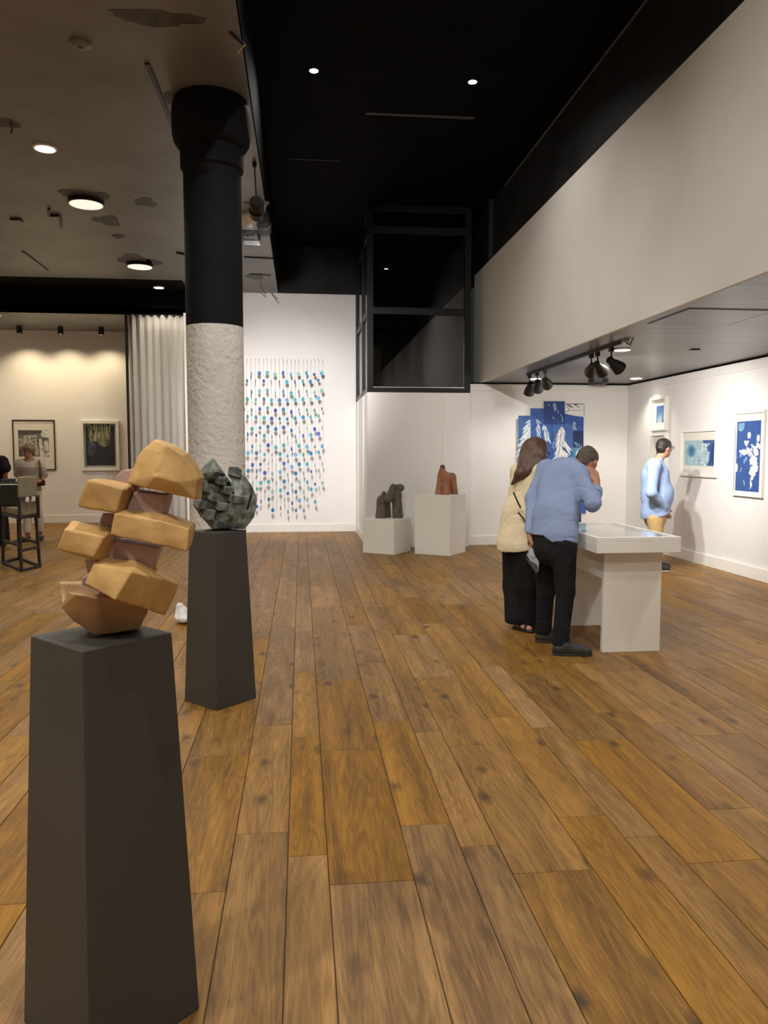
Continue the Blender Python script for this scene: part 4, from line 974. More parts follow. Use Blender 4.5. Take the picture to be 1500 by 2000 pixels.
def animal():
    def P(x, y, Y): return PY(720 + x / 7.143, 890 + y / 7.143, Y)
    Yc = 11.52; zt = .515
    t = thing('animal_sculpture', (P(290, 860, Yc)[0], Yc, zt), 'dark grey clay animal with arched legs on the low white plinth', 'sculpture')
    A = [P(60, 380, Yc - .2), P(520, 880, Yc + .2)]; A = np.asarray(A); s = SDF(A.min(0) - .05, A.max(0) + .05, .006)
    g = lambda x, y: np.array([*P(x, y, Yc)[:1], Yc, zt])
    k = .03
    s.cap(P(168, 880, Yc - .03), P(180, 620, Yc), .084, .068, k); s.cap(P(262, 870, Yc + .09), P(250, 640, Yc + .04), .055, .054, k); s.cap(P(407, 880, Yc - .03), P(392, 560, Yc), .082, .068, k)
    s.cap(P(185, 610, Yc), P(390, 560, Yc), .06, .07, k); s.cap(P(165, 640, Yc), P(205, 545, Yc), .048, .03, k); s.ell(P(212, 525, Yc), (.03, .04, .035), k=.02)
    s.cap(P(390, 560, Yc), P(400, 470, Yc), .062, .056, k); s.cap(P(415, 450, Yc), P(445, 448, Yc), .058, .057, .02)
    s.cap(P(345, 440, Yc - .05), P(280, 600, Yc - .085), .052, .062, .010, n=(0, 1, 0), fl=.75)
    s.plane((0, 0, -1), (0, 0, zt + .0005), .004); s.disp(lambda x, y, z: .0012 * wnoise(2, 40)(x, y, z))
    s.build('body', M['clay_grey'], t)
    s = SDF(P(240, 400, Yc - .12) - .03, P(330, 470, Yc) + .03, .004); s.ell(P(295, 447, Yc - .085), (.02, .016, .013), k=0); s.build('spot', M['terra_dark'], t)
    # terracotta
    Yc = 11.33; zt = .88
    t = thing('terracotta_sculpture', (P(1080, 520, Yc)[0], Yc, zt), 'terracotta three lobed sculpture with a smoked grey tip on the tall white plinth', 'sculpture')
    A = np.asarray([P(890, 100, Yc - .22), P(1270, 540, Yc + .22)]); s = SDF(A.min(0) - .04, A.max(0) + .04, .006)
    s.cap(P(978, 540, Yc - .05), P(1030, 270, Yc), .060, .06, .012); s.cap(P(1083, 540, Yc - .12), P(1080, 385, Yc - .085), .068, .06, .006); s.cap(P(1200, 540, Yc - .03), P(1165, 300, Yc), .052, .058, .008)
    s.cap(P(1020, 440, Yc + .05), P(1030, 160, Yc), .08, .038, .05); s.cap(P(1050, 300, Yc), P(1150, 310, Yc), .085, .07, .03).ell(P(1085, 380, Yc + .05), (.115, .08, .10), k=.03)
    for xx in (1018, 1148): s.cap(P(xx, 560, Yc - .16), P(xx + (8 if xx < 1100 else -6), 350, Yc - .13), .034, .012, .015, neg=True)
    s.plane((0, 0, -1), (0, 0, zt + .0005), .004)
    o = s.build('body', M['terra'], t)
    # smoked back: faces on the upper right ridge carry the grey glaze
    o.data.materials.append(M['terra_dark'])
    a = P(1000, 165, Yc); b = P(1200, 262, Yc); loc = np.array(t.location)
    nn = np.zeros(len(o.data.polygons) * 3); o.data.polygons.foreach_get('center', nn); nn = nn.reshape(-1, 3) + loc
    tt = (nn[:, 0] - a[0]) / (b[0] - a[0]); zl = a[2] + (b[2] - a[2]) * tt + .014 * np.sin(tt * 5)
    o.data.polygons.foreach_set('material_index', ((nn[:, 2] > zl) & (tt > 0)).astype(int)); o.data.update()
animal()

# plastic bag by the column foot
p = PZ(357, 1217); s = SDF(p + [-.14, -.14, -.02], p + [.16, .16, .2], .008)
s.ell(p + [.02, 0, .05], (.09, .09, .05), k=.02).ell(p + [.0, .0, .10], (.05, .06, .05), k=.02).cap(p + [0, 0, .1], p + [-.02, 0, .15], .02, .03, .02)
s.disp(lambda x, y, z: .006 * wnoise(7, 60)(x, y, z)); s.plane((0, 0, -1), (0, 0, .001))
tag(s.build('plastic_bag', mat('white_plastic', (.75, .76, .78, 1), .3), None, org=(p[0], p[1], 0)), 'crumpled white plastic bag on the floor behind the grey plinth', 'bag')

# ================================================================== PEOPLE
def cloth(name, c, var=.08, rough=.85, wr=.5, sc=14, stretch=(1, 1, 2.2), bd=.02): return mat(name, c, rough, var, 5, wr, sc, stretch=stretch, bdist=bd, spec=.2)
def head(s, c, f, u, k=.012):
    f = nrm(f); u = nrm(np.asarray(u, float) - f * (np.asarray(u, float) @ f)); r = np.cross(f, u); A = (r, f, u); c = np.asarray(c, float)
    s.ell(c + .02 * u - .012 * f, (.073, .093, .092), A, k); s.ell(c - .035 * u + .02 * f, (.056, .068, .078), A, .03)
    s.ell(c - .085 * u + .055 * f, (.026, .026, .024), A, .03)
    s.cap(c + .086 * f + .018 * u, c + .102 * f - .022 * u, .009, .013, .012)
    s.ell(c + .078 * f - .056 * u, (.024, .012, .010), A, .006); s.cap(c + .082 * f + .034 * u - .03 * r, c + .082 * f + .034 * u + .03 * r, .008, .008, .014)
    for q in (-1, 1):
        s.ell(c + .086 * f + .012 * u + q * .031 * r, (.015, .012, .010), A, .008, neg=True); s.ell(c + q * .074 * r - .006 * f - .004 * u, (.011, .020, .031), A, .006)
    return f, u, r
def hand(s, w, d, n, side, curl=.5, sc=1.0, spread=.06):
    """w wrist, d along the hand, n palm normal (fingers curl towards n), side: direction of the thumb"""
    d = nrm(d); n = nrm(np.asarray(n, float) - d * (np.asarray(n, float) @ d)); sd = np.cross(d, n); sd = sd if sd @ np.asarray(side, float) > 0 else -sd
    w = np.asarray(w, float); rot = lambda a: math.cos(a) * d + math.sin(a) * n
    s.cap(w, w + d * .03 * sc, .026 * sc, .03 * sc, .02, n=n, fl=.75)
    s.box(w + d * .055 * sc, (.038 * sc, .042 * sc, .014 * sc), (sd, d, n), .012 * sc, .012)
    for i, (ln, of) in enumerate(((.072, .028), (.080, .0095), (.075, -.0095), (.060, -.028))):
        p = w + d * .092 * sc + sd * of * sc; a = curl * (.55 + .06 * i); dv = nrm(rot(a) + sd * of * spread * 30)
        q = p + dv * ln * .45 * sc; s.cap(p, q, .0092 * sc, .0085 * sc, .004); a += curl * .9; q2 = q + nrm(rot(a)) * ln * .32 * sc; s.cap(q, q2, .0085 * sc, .008 * sc, .003)
        a += curl * .6; s.cap(q2, q2 + nrm(rot(a)) * ln * .26 * sc, .008 * sc, .007 * sc, .003)
    p = w + d * .03 * sc + sd * .03 * sc; q = p + nrm(d * .7 + sd * .6 + n * .35) * .04 * sc; s.cap(p, q, .014 * sc, .011 * sc, .01); s.cap(q, q + nrm(d * .9 + sd * .15 + n * .5 * curl) * .035 * sc, .0105 * sc, .0085 * sc, .004)
def bounds(pts, m): A = np.asarray(pts); return A.min(0) - m, A.max(0) + m
def torso(s, J, ws, add, k=.04, dep=.68):
    f = J['fw']; pel, wai, che = J['pelvis'], J['waist'], J['chest']; wp, ww, wc = ws
    s.cap(pel, wai, wp + add, ww + add, k, n=f, fl=dep); s.cap(wai, che, ww + add, wc + add, k, n=f, fl=dep)
    s.cap(J['shl'], J['shr'], .062 + add, .062 + add, k); s.cap(che, (J['shl'] + J['shr']) / 2 + J.get('tr', np.zeros(3)), wc * .75 + add, .075 + add, k, n=f, fl=dep + .05)
    if 'belly' in J: s.ell(J['belly'][0], np.asarray(J['belly'][1]) + add, k=.06)
def shoe(t, heel, toe, m, sole, h=.075, wd=.044, laces=None, name='shoe'):
    heel = np.array([heel[0], heel[1], 0.]); toe = np.array([toe[0], toe[1], 0.]); d = nrm(toe - heel); sd = np.array([-d[1], d[0], 0]); ln = np.linalg.norm(toe - heel); z = np.array([0, 0, 1.])
    lo, hi = bounds([heel, toe, heel + z * .14], .08); s = SDF(lo, hi, .005); a = heel + d * .035; b = toe - d * .045
    s.cap(a + z * .045, b + z * .032, .040, .034, .02, n=sd, fl=wd / .04); s.cap(a + z * .05 + d * .02, a + z * h + d * .035, .040, .042, .03); s.cap(a + z * .03, b + z * .03, .036, .042, .02); s.cap(a + d * .06 + z * .07, a + d * ln * .5 + z * .05, .036, .032, .03)
    s.plane((0, 0, -1), (0, 0, .014), .004); s.plane((0, 0, 1), (0, 0, h + .025)); o = s.build(name, m, t)
    s = SDF(lo, hi, .005); s.cap(a + z * .012, b + z * .012, .044, .044, .01); s.plane((0, 0, 1), (0, 0, .018)); s.plane((0, 0, -1), (0, 0, .001)); s.build('sole', sole, o)
    if laces is not None:
        for i in range(4):
            c = a + d * (.075 + .022 * i) + z * (.098 - .009 * i); MB().tube([c - sd * .024, c + z * .006, c + sd * .024], .0035, 6).build('lace', laces, o, True)
        c = a + d * .075 + z * .105
        for q in (-1, 1): MB().tube([c, c + sd * q * .03 + z * .02 + d * .01, c + sd * q * .045 + d * .02, c + sd * q * .02 + d * .02], .003, 6).build('lace', laces, o, True)
def glasses(t, c, f, u, r, m):
    c = np.asarray(c, float); b = MB()
    for q in (-1, 1):
        e = c + f * .093 + u * .012 + q * r * .033
        b.tube([e + .026 * math.cos(a) * r + .02 * math.sin(a) * u for a in np.linspace(0, 2 * math.pi, 17)], .0032, 6, False)
        b.tube([e + q * r * .026, c + q * r * .078 + f * .085 + u * .014, c + q * r * .08 - f * .01 + u * .006], .003, 6)
    b.tube([c + f * .096 + u * .014 - r * .009, c + f * .1 + u * .018, c + f * .096 + u * .014 + r * .009], .003, 6); b.build('glasses', m, t, True)
def eyes(t, c, f, u, r):
    for q in (-1, 1):
        MB().lathe(np.asarray(c) + f * .074 + u * .012 + q * r * .031, f, [(.002, -.011), (.009, -.006), (.011, 0), (.009, .006), (.003, .0105)], 14).build('eye', M['eye'], t, True)
def person(label, J, sk, bodyh=.0065, hands=(), ws=(.15, .14, .16), dep=.68, feet=True, arm=(.046, .037, .026), leg=(.078, .054, .038)):
    foot = (J['anl'] + J['anr']) / 2; t = thing('person', (foot[0], foot[1], 0), label, 'person')
    lo, hi = bounds([J[k] for k in ('head', 'pelvis', 'shl', 'shr', 'ell', 'elr', 'wrl', 'wrr', 'knl', 'knr', 'anl', 'anr')], .22); lo[2] = -.02
    s = SDF(lo, hi, bodyh); torso(s, J, ws, -.006, dep=dep)
    for q in 'lr':
        s.cap(J['sh' + q], J['el' + q], arm[0], arm[1], .02); s.cap(J['el' + q], J['wr' + q], arm[1], arm[2], .015)
        s.cap(J['hi' + q], J['kn' + q], leg[0], leg[1], .03); s.cap(J['kn' + q], J['an' + q], leg[1] - .002, leg[2], .02)
        if feet: a = J['an' + q]; d = J['toe' + q] - a; d[2] = 0; d = nrm(d); s.cap([a[0], a[1], .05], [a[0] + d[0] * .15, a[1] + d[1] * .15, .03], .032, .024, .02)
    s.cap(J['neck'], J['head'] - nrm(J['hu']) * .05, .054, .052, .03); f, u, r = head(s, J['head'], J['hf'], J['hu'])
    for args in hands: hand(s, *args)
    s.plane((0, 0, -1), (0, 0, .006)); s.build('body', sk, t); eyes(t, J['head'], f, u, r)
    return t, f, u, r
def garment(t, name, m, pts, fn, h=.008, fold=.004, ff=32, st=(1, 1, 1), seed=1, mg=.2):
    lo, hi = bounds(pts, mg); lo[2] = max(lo[2], -.02); s = SDF(lo, hi, h); fn(s)
    if fold: nz = wnoise(seed, ff, 9, st); nz2 = wnoise(seed + 9, ff * 2.1, 8, st); nm = wnoise(seed + 3, 7, 6); s.disp(lambda x, y, z: np.clip(nm(x, y, z) + .3, 0, 1.2) * (fold * .55 * np.exp(-(nz(x, y, z) / .16) ** 2) + fold * .3 * np.exp(-(nz2(x, y, z) / .2) ** 2)) + fold * .35 * wnoise(seed + 5, 11, 6)(x, y, z))
    return s.build(name, m, t)
def V3(*a): return np.array(a, float)
Zv = V3(0, 0, 1)

# ---- stooping man in a blue shirt
def stooping_man():
    J = dict(fw=nrm([.72, .62, -.25]), head=PY(1147, 903, 5.92), hf=nrm([.62, .45, -.62]), hu=nrm([.45, .38, .75]), neck=PY(1116, 908, 5.88),
             chest=PY(1098, 940, 5.80), waist=PY(1085, 1005, 5.66), pelvis=PY(1082, 1052, 5.60), shr=PY(1128, 927, 5.70), shl=PY(1068, 917, 6.0),
             elr=PY(1158, 984, 5.50), wrr=PY(1164, 946, 5.66), ell=PY(1041, 974, 5.93), wrl=PY(1036, 1046, 5.74),
             hir=PY(1101, 1064, 5.52), hil=PY(1064, 1064, 5.74), knr=PY(1104, 1155, 5.50), knl=PY(1066, 1156, 5.80), anr=PY(1094, 1250, 5.46), anl=PY(1060, 1240, 5.84))
    J['toer'] = V3(2.10, 5.43, 0); J['toel'] = V3(1.99, 5.82, 0)
    hands = [(J['wrr'], PY(1156, 912, 5.74) - J['wrr'], V3(-.35, .9, .0), V3(-1, -.3, .2), .75, 1.25), (J['wrl'], V3(.06, -.05, -1), V3(.8, -.3, 0), V3(.3, -.8, 0), .7, 1.0)]
    t, f, u, r = person('man in a blue shirt and black trousers stooping over the table, hand at his ear', J, M['skin2'], .006, hands, (.155, .15, .165), leg=(.08, .056, .04))
    blue = cloth('blue_oxford', lin(128, 142, 174), .05, .9, .35, 9, (1, 1, 1.6))
    P = [J[k] for k in ('pelvis', 'shl', 'shr', 'ell', 'elr', 'wrl', 'wrr', 'chest', 'waist')]
    def fn(s):
        torso(s, J, (.168, .158, .178), .016, .05)
        s.cap(J['shr'], J['elr'], .074, .06, .04); s.cap(J['elr'], J['elr'] + (J['wrr'] - J['elr']) * .62, .058, .05, .03)
        s.cap(J['shl'], J['ell'], .074, .06, .04); s.cap(J['ell'], J['wrl'] + (J['ell'] - J['wrl']) * .08, .058, .042, .03)
        s.cap(J['pelvis'], J['pelvis'] - Zv * .10, .18, .19, .04, n=J['fw'], fl=.7)
        n = nrm(J['elr'] - J['wrr']); s.ell(J['neck'], (.062, .062, .06), k=.02, neg=True)
        x, y = s.ax[0][:, None, None], s.ax[1][None, :, None]; z = s.ax[2][None, None, :]
        hem = .825 + .02 * np.sin(14 * (x - 1.8)) + .12 * np.abs(x - 1.84) * 0; cut = (hem - z) + 0 * y
        arm = (z > .80) & (x < J['wrl'][0] + .075) & (y > 5.0); lim = J['wrl'][0] + .085; w_ = np.clip((lim - x) / .05, 0, 1); d = cut * (1 - w_) + w_ * ((J['wrl'][2] + .02) - z) + 0 * y; s.F = np.maximum(s.F, d.astype(np.float32))
    garment(t, 'shirt', blue, P, fn, .007, .0065, 17, (1, .8, 1.7), 4)
    ss = SDF(*bounds([J['neck'], J['neck'] + .01], .12), .005); nd = nrm(J['head'] - J['neck']); ss.cap(J['neck'] - nd * .01, J['neck'] + nd * .03, .066, .058, .01); ss.cap(J['neck'] - nd * .05, J['neck'] + nd * .08, .054, .052, .004, neg=True); ss.plane(nd, J['neck'] + nd * .032); ss.build('collar', blue, t)
    cf = J['elr'] + (J['wrr'] - J['elr']) * .60; cd_ = nrm(J['wrr'] - J['elr']); MB().lathe(cf, cd_, [(.046, -.03), (.058, -.028), (.056, .025), (.046, .027)], 20).build('cuff', blue, t, True)
    blk = cloth('black_denim', (.011, .011, .013, 1), .2, .9, .4, 14)
    P = [J[k] for k in ('pelvis', 'knl', 'knr', 'anl', 'anr', 'hil', 'hir')]
    def fn(s):
        s.cap(J['pelvis'], J['pelvis'] - Zv * .05, .165, .17, .04, n=J['fw'], fl=.72)
        for q, b in (('r', .064), ('l', .064)):
            s.cap(J['hi' + q], J['kn' + q], .098, .070, .03); s.cap(J['kn' + q], J['an' + q] - Zv * .03, .070, b - .004, .02)
        s.plane((0, 0, 1), (0, 0, .93)); s.plane((0, 0, -1), (0, 0, .075))
    garment(t, 'trousers', blk, P, fn, .008, .005, 30, (1, 1, 1.4), 6)
    dark = mat('shoe_dark', (.022, .021, .018, 1), .6, .2, 30); sol = mat('shoe_sole', (.03, .028, .024, 1), .7)
    shoe(t, (1.855, 5.455), (2.135, 5.40), dark, sol, laces=M['metal_black']); shoe(t, (1.845, 5.85), (2.09, 5.80), dark, sol, laces=M['metal_black'])
    c = J['head']; s = SDF(*bounds([c], .16), .005); A = (r, f, u)
    s.ell(c + .028 * u - .018 * f, (.083, .102, .094), A, .01); s.ell(c - .03 * u - .05 * f, (.07, .05, .06), A, .03)
    s.box(c + .105 * f - .03 * u, (.1, .075, .085), A, .03, .01, neg=True); s.box(c - .085 * u + .03 * f, (.1, .09, .07), A, .03, .01, neg=True)
    s.disp(lambda x, y, z: .0028 * wnoise(12, 110)(x, y, z)); s.build('hair', mat('hair_grey_brown', lin(72, 64, 52), .6, .35, 60, .6, 120), t)
    # leaflet held in the hanging hand
    q = [PY(1036, 1068, 5.66), PY(1028, 1084, 5.66), PY(1051, 1117, 5.62), PY(1053, 1100, 5.62), PY(1046, 1076, 5.64)]
    tl = thing('leaflet', q[2], 'folded printed leaflet held in the hanging hand of the stooping man', 'leaflet')
    o = MB().prism(q, (.004, .006, 0)).build('sheet', mat('leaflet_grey', lin(170, 175, 178), .6, 1, 30, vcol=lin(96, 108, 118)), tl)
    MB().prism([p + V3(-.012, -.004, -.016) for p in q[1:4]], (.002, .003, 0)).build('sheet', mat('leaflet_dark', lin(60, 64, 70), .6), tl)
stooping_man()

# ---- woman in a cream blazer
def blazer_woman():
    Y = 6.32
    J = dict(fw=nrm([.78, .58, -.1]), head=PY(1048, 884, Y + .05), hf=nrm([.85, .45, -.28]), hu=nrm([.2, .1, .97]), neck=PY(1037, 912, Y + .03), chest=PY(1030, 948, Y), waist=PY(1018, 1005, Y - .02), pelvis=PY(1014, 1052, Y - .03),
             shr=PY(1060, 922, Y - .13), shl=PY(1014, 921, Y + .15), elr=PY(1068, 985, Y - .12), wrr=PY(1092, 1000, Y + .1), ell=PY(1004, 985, Y + .18), wrl=PY(1042, 1012, Y + .33),
             hir=PY(1026, 1060, Y - .10), hil=PY(1004, 1060, Y + .06), knr=PY(1030, 1145, Y - .09), knl=PY(1006, 1145, Y + .06), anr=PY(1034, 1222, Y - .06), anl=PY(1008, 1226, Y - .02))
    J['anl'][2] = .09; J['anr'][2] = .09
    J['toer'] = J['anr'] + V3(.16, -.12, 0); J['toel'] = J['anl'] + V3(.10, -.17, 0)
    hands = [(J['wrr'], V3(.8, .5, -.2), V3(-.5, .7, -.3), V3(0, 0, 1), .6, .9), (J['wrl'], V3(.9, .4, -.1), V3(.2, -.5, -.8), V3(0, 0, 1), .6, .9)]
    t, f, u, r = person('woman with long brown hair in a cream blazer and wide black trousers beside the table', J, M['skin'], .0065, hands, (.135, .115, .13), arm=(.04, .033, .024))
    cream = cloth('cream_linen', lin(214, 198, 166), .05, .85, .4, 10, (1, 1, 1.6))
    P = [J[k] for k in ('pelvis', 'shl', 'shr', 'ell', 'elr', 'wrl', 'wrr', 'chest')]
    def fn(s):
        torso(s, J, (.15, .135, .145), .018, .05); s.cap(J['waist'], J['pelvis'] - Zv * .05 + V3(-.02, -.01, 0), .155, .185, .04, n=J['fw'], fl=.8)
        for q in 'lr': s.cap(J['sh' + q], J['el' + q], .068, .058, .03); s.cap(J['el' + q], J['wr' + q], .058, .045, .02)
        s.ell(J['neck'] + Zv * .02, (.06, .06, .06), k=.02, neg=True); s.plane((.12, .05, -1), J['pelvis'] - Zv * .085)
    garment(t, 'blazer', cream, P, fn, .008, .009, 17, (1, 1, 1.3), 14)
    def fn(s):
        s.cap(J['pelvis'], J['pelvis'] - Zv * .06, .14, .15, .03, n=J['fw'], fl=.75)
        for q in 'lr': s.cap(J['hi' + q], J['kn' + q], .105, .10, .04); s.cap(J['kn' + q], J['an' + q], .10, .095, .03)
        s.plane((0, 0, -1), (0, 0, .055)); s.plane((0, 0, 1), (0, 0, .98))
    garment(t, 'trousers', cloth('black_crepe', (.008, .008, .009, 1), .2, .9, .3, 10, (2, 2, .3)), [J[k] for k in ('pelvis', 'knl', 'knr', 'anl', 'anr')], fn, .009, .007, 24, (1, 1, .12), 15)
    for q in 'lr':
        a = J['an' + q]; d = nrm((J['toe' + q] - a) * [1, 1, 0]); b = V3(a[0], a[1], 0) - d * .03; e = b + d * .235
        s = SDF(*bounds([b, e, b + Zv * .1], .07), .005); s.cap(b + Zv * .014 + d * .03, e + Zv * .014 - d * .04, .034, .042, .01); s.plane((0, 0, 1), (0, 0, .024)); s.plane((0, 0, -1), (0, 0, .001)); o = s.build('sandal', M['metal_black'], t)
        sd = np.cross(Zv, d)
        for kx in (.10, .165): MB().tube([b + d * kx + sd * .043 + Zv * .02, b + d * kx + sd * .03 + Zv * .058, b + d * kx + Zv * .068, b + d * kx - sd * .03 + Zv * .058, b + d * kx - sd * .043 + Zv * .02], .008, 6).build('strap', M['metal_black'], o, True)
    # long hair falling to the back of the shoulder
    c = J['head']; A = (r, f, u); B = PY(1003, 944, Y - .06); lo, hi = bounds([c, B], .17); s = SDF(lo, hi, .006)
    s.ell(c + .03 * u - .022 * f, (.09, .112, .10), A, .01); s.box(c + .115 * f - .03 * u, (.08, .065, .085), A, .03, .01, neg=True)
    s.cap(c - .02 * u - .05 * f - .03 * r, PY(1028, 920, Y - .03), .085, .085, .04); s.cap(PY(1034, 915, Y - .05), PY(1016, 925, Y - .08), .07, .045, .04); s.cap(PY(1018, 922, Y - .07), PY(1000, 946, Y - .06), .04, .01, .03)
    s.cap(c - .02 * u - .03 * f + .06 * r, PY(1056, 915, Y - .10), .06, .06, .03); s.cap(PY(1050, 905, Y - .08), PY(1062, 935, Y - .1), .05, .03, .03)
    nz = wnoise(8, 90, 8, (1, 1, .25)); s.disp(lambda x, y, z: .004 * nz(x, y, z)); s.build('hair', mat('hair_dark_brown', lin(78, 52, 36), .4, .45, 40, .6, 60, stretch=(2, 2, .3)), t)
    glasses(t, J['head'], f, u, r, M['metal_black'])
    # thin bag strap across the blazer
    tb = thing('shoulder_bag', PY(1020, 1035, Y - .16), 'thin black strap of a shoulder bag across the cream blazer', 'bag')
    MB().tube([PY(1003, 962, Y - .19), PY(1010, 978, Y - .215), PY(1017, 992, Y - .225)], .007, 8).build('strap', M['metal_black'], tb, True)
    MB().tube([PY(1012, 1001, Y - .225), PY(1022, 1012, Y - .225), PY(1030, 1026, Y - .22), PY(1034, 1046, Y - .2)], .006, 8).build('strap', M['metal_black'], tb, True)
    MB().obox(PY(1040, 1040, Y - .17), np.eye(3), (.06, .03, .07)).build('pouch', M['metal_black'], tb, bevel=.015)
blazer_woman()

# ---- man with glasses at the right wall
def wall_man():
    Y = 9.32
    J = dict(fw=nrm([1, .12, 0]), head=PY(1298, 875, Y), hf=nrm([1, .25, -.12]), hu=nrm([.1, 0, 1]), neck=PY(1284, 900, Y), chest=PY(1279, 930, Y), waist=PY(1281, 968, Y), pelvis=PY(1280, 1000, Y),
             shr=PY(1278, 910, Y - .19), shl=PY(1280, 910, Y + .19), elr=PY(1272, 962, Y - .25), wrr=PY(1297, 990, Y - .17), ell=PY(1274, 962, Y + .25), wrl=PY(1297, 990, Y + .18),
             hir=PY(1280, 1012, Y - .09), hil=PY(1281, 1012, Y + .09), knr=PY(1283, 1062, Y - .1), knl=PY(1284, 1062, Y + .1), anr=PY(1278, 1110, Y - .1), anl=PY(1280, 1106, Y + .1))
    J['anr'][2] = .09; J['anl'][2] = .09; J['toer'] = J['anr'] + V3(.2, 0, 0); J['toel'] = J['anl'] + V3(.2, 0, 0); J['tr'] = V3(-.02, 0, 0)
    J['belly'] = (PY(1291, 966, Y), (.13, .16, .17))
    hands = [(J['wrr'], V3(.35, .1, -.9), V3(0, .9, 0), V3(1, 0, .3), .3), (J['wrl'], V3(.35, -.1, -.9), V3(0, -.9, 0), V3(1, 0, .3), .3)]
    t, f, u, r = person('man with glasses in a pale blue shirt and tan trousers facing the framed prints', J, M['skin'], .007, hands, (.165, .165, .175), dep=.78)
    sh = cloth('pale_blue_cotton', lin(150, 172, 208), .05, .85, .4, 10, (1, 1, 1.6))
    def fn(s):
        torso(s, J, (.18, .185, .185), .018, .05, .8); s.cap(J['pelvis'], J['pelvis'] - Zv * .03, .19, .195, .04, n=J['fw'], fl=.85)
        for q in 'lr': s.cap(J['sh' + q], J['el' + q], .078, .066, .04); s.cap(J['el' + q], J['wr' + q], .066, .048, .03)
        s.ell(J['neck'] + Zv * .015, (.062, .062, .05), k=.02, neg=True); s.plane((.28, 0, -1), J['pelvis'] - Zv * .045)
    garment(t, 'shirt', sh, [J[k] for k in ('pelvis', 'shl', 'shr', 'ell', 'elr', 'wrl', 'wrr', 'chest')], fn, .009, .006, 24, (1, 1, 1.5), 21)
    ss = SDF(*bounds([J['neck']], .13), .006); ss.cap(J['neck'] - Zv * .02, J['neck'] + Zv * .03 + V3(.01, 0, 0), .07, .062, .01); ss.cap(J['neck'] - Zv * .06, J['neck'] + Zv * .1, .056, .054, .003, neg=True); ss.plane((-.3, 0, 1), J['neck'] + Zv * .03); ss.build('collar', sh, t)
    def fn(s):
        s.cap(J['pelvis'], J['pelvis'] - Zv * .06, .17, .165, .03, n=J['fw'], fl=.8)
        for q in 'lr': s.cap(J['hi' + q], J['kn' + q], .10, .078, .03); s.cap(J['kn' + q], J['an' + q], .078, .07, .02)
        s.plane((0, 0, -1), (0, 0, .05)); s.plane((0, 0, 1), (0, 0, .9))
    garment(t, 'trousers', cloth('tan_chino', lin(192, 162, 112), .06, .85, .4, 12, (1, 1, 1.2)), [J[k] for k in ('pelvis', 'knl', 'knr', 'anl', 'anr')], fn, .009, .006, 22, (1, 1, 1), 22)
    dk = mat('sneaker_black', (.02, .02, .02, 1), .6); so = mat('sneaker_sole', (.7, .68, .62, 1), .7)
    for q in 'lr': a = J['an' + q]; shoe(t, (a[0] - .08, a[1]), (a[0] + .20, a[1] - .02), dk, so, laces=M['white'])
    c = J['head']; A = (r, f, u); s = SDF(*bounds([c], .16), .006); s.ell(c + .03 * u - .018 * f, (.083, .103, .095), A, .01); s.ell(c - .02 * u - .06 * f, (.065, .04, .06), A, .03)
    s.box(c + .115 * f - .03 * u, (.1, .075, .08), A, .02, .01, neg=True); s.box(c - .085 * u + .03 * f, (.1, .07, .08), A, .02, .01, neg=True)
    s.disp(lambda x, y, z: .003 * wnoise(13, 100)(x, y, z)); s.build('hair', mat('hair_black_brown', lin(38, 30, 26), .5, .3, 60, .5, 120), t); glasses(t, c, f, u, r, M['metal_black'])
wall_man()

# ---- woman in a striped top in the alcove
def stripe_mat(z0):
    m = cloth('striped_jersey', lin(196, 184, 170), .03, .85, .2, 12); nt = m.node_tree; N = nt.nodes; L = nt.links; b = N['Principled BSDF']
    g = N.new('ShaderNodeNewGeometry'); sx = N.new('ShaderNodeSeparateXYZ'); L.new(g.outputs['Position'], sx.inputs[0])
    def mt(op, a, c):
        n = N.new('ShaderNodeMath'); n.operation = op
        for i, v in enumerate((a, c)):
            if isinstance(v, (int, float)): n.inputs[i].default_value = v
            else: L.new(v, n.inputs[i])
        return n.outputs[0]
    st = mt('LESS_THAN', mt('FRACT', mt('DIVIDE', sx.outputs[2], .030), 0), .36); st = mt('MULTIPLY', st, mt('LESS_THAN', sx.outputs[2], z0))
    mx = N.new('ShaderNodeMix'); mx.data_type = 'RGBA'; L.new(st, mx.inputs[0]); old = b.inputs['Base Color'].links[0].from_socket; L.new(old, mx.inputs[6]); mx.inputs[7].default_value = lin(40, 34, 42); L.new(mx.outputs[2], b.inputs['Base Color'])
    return m
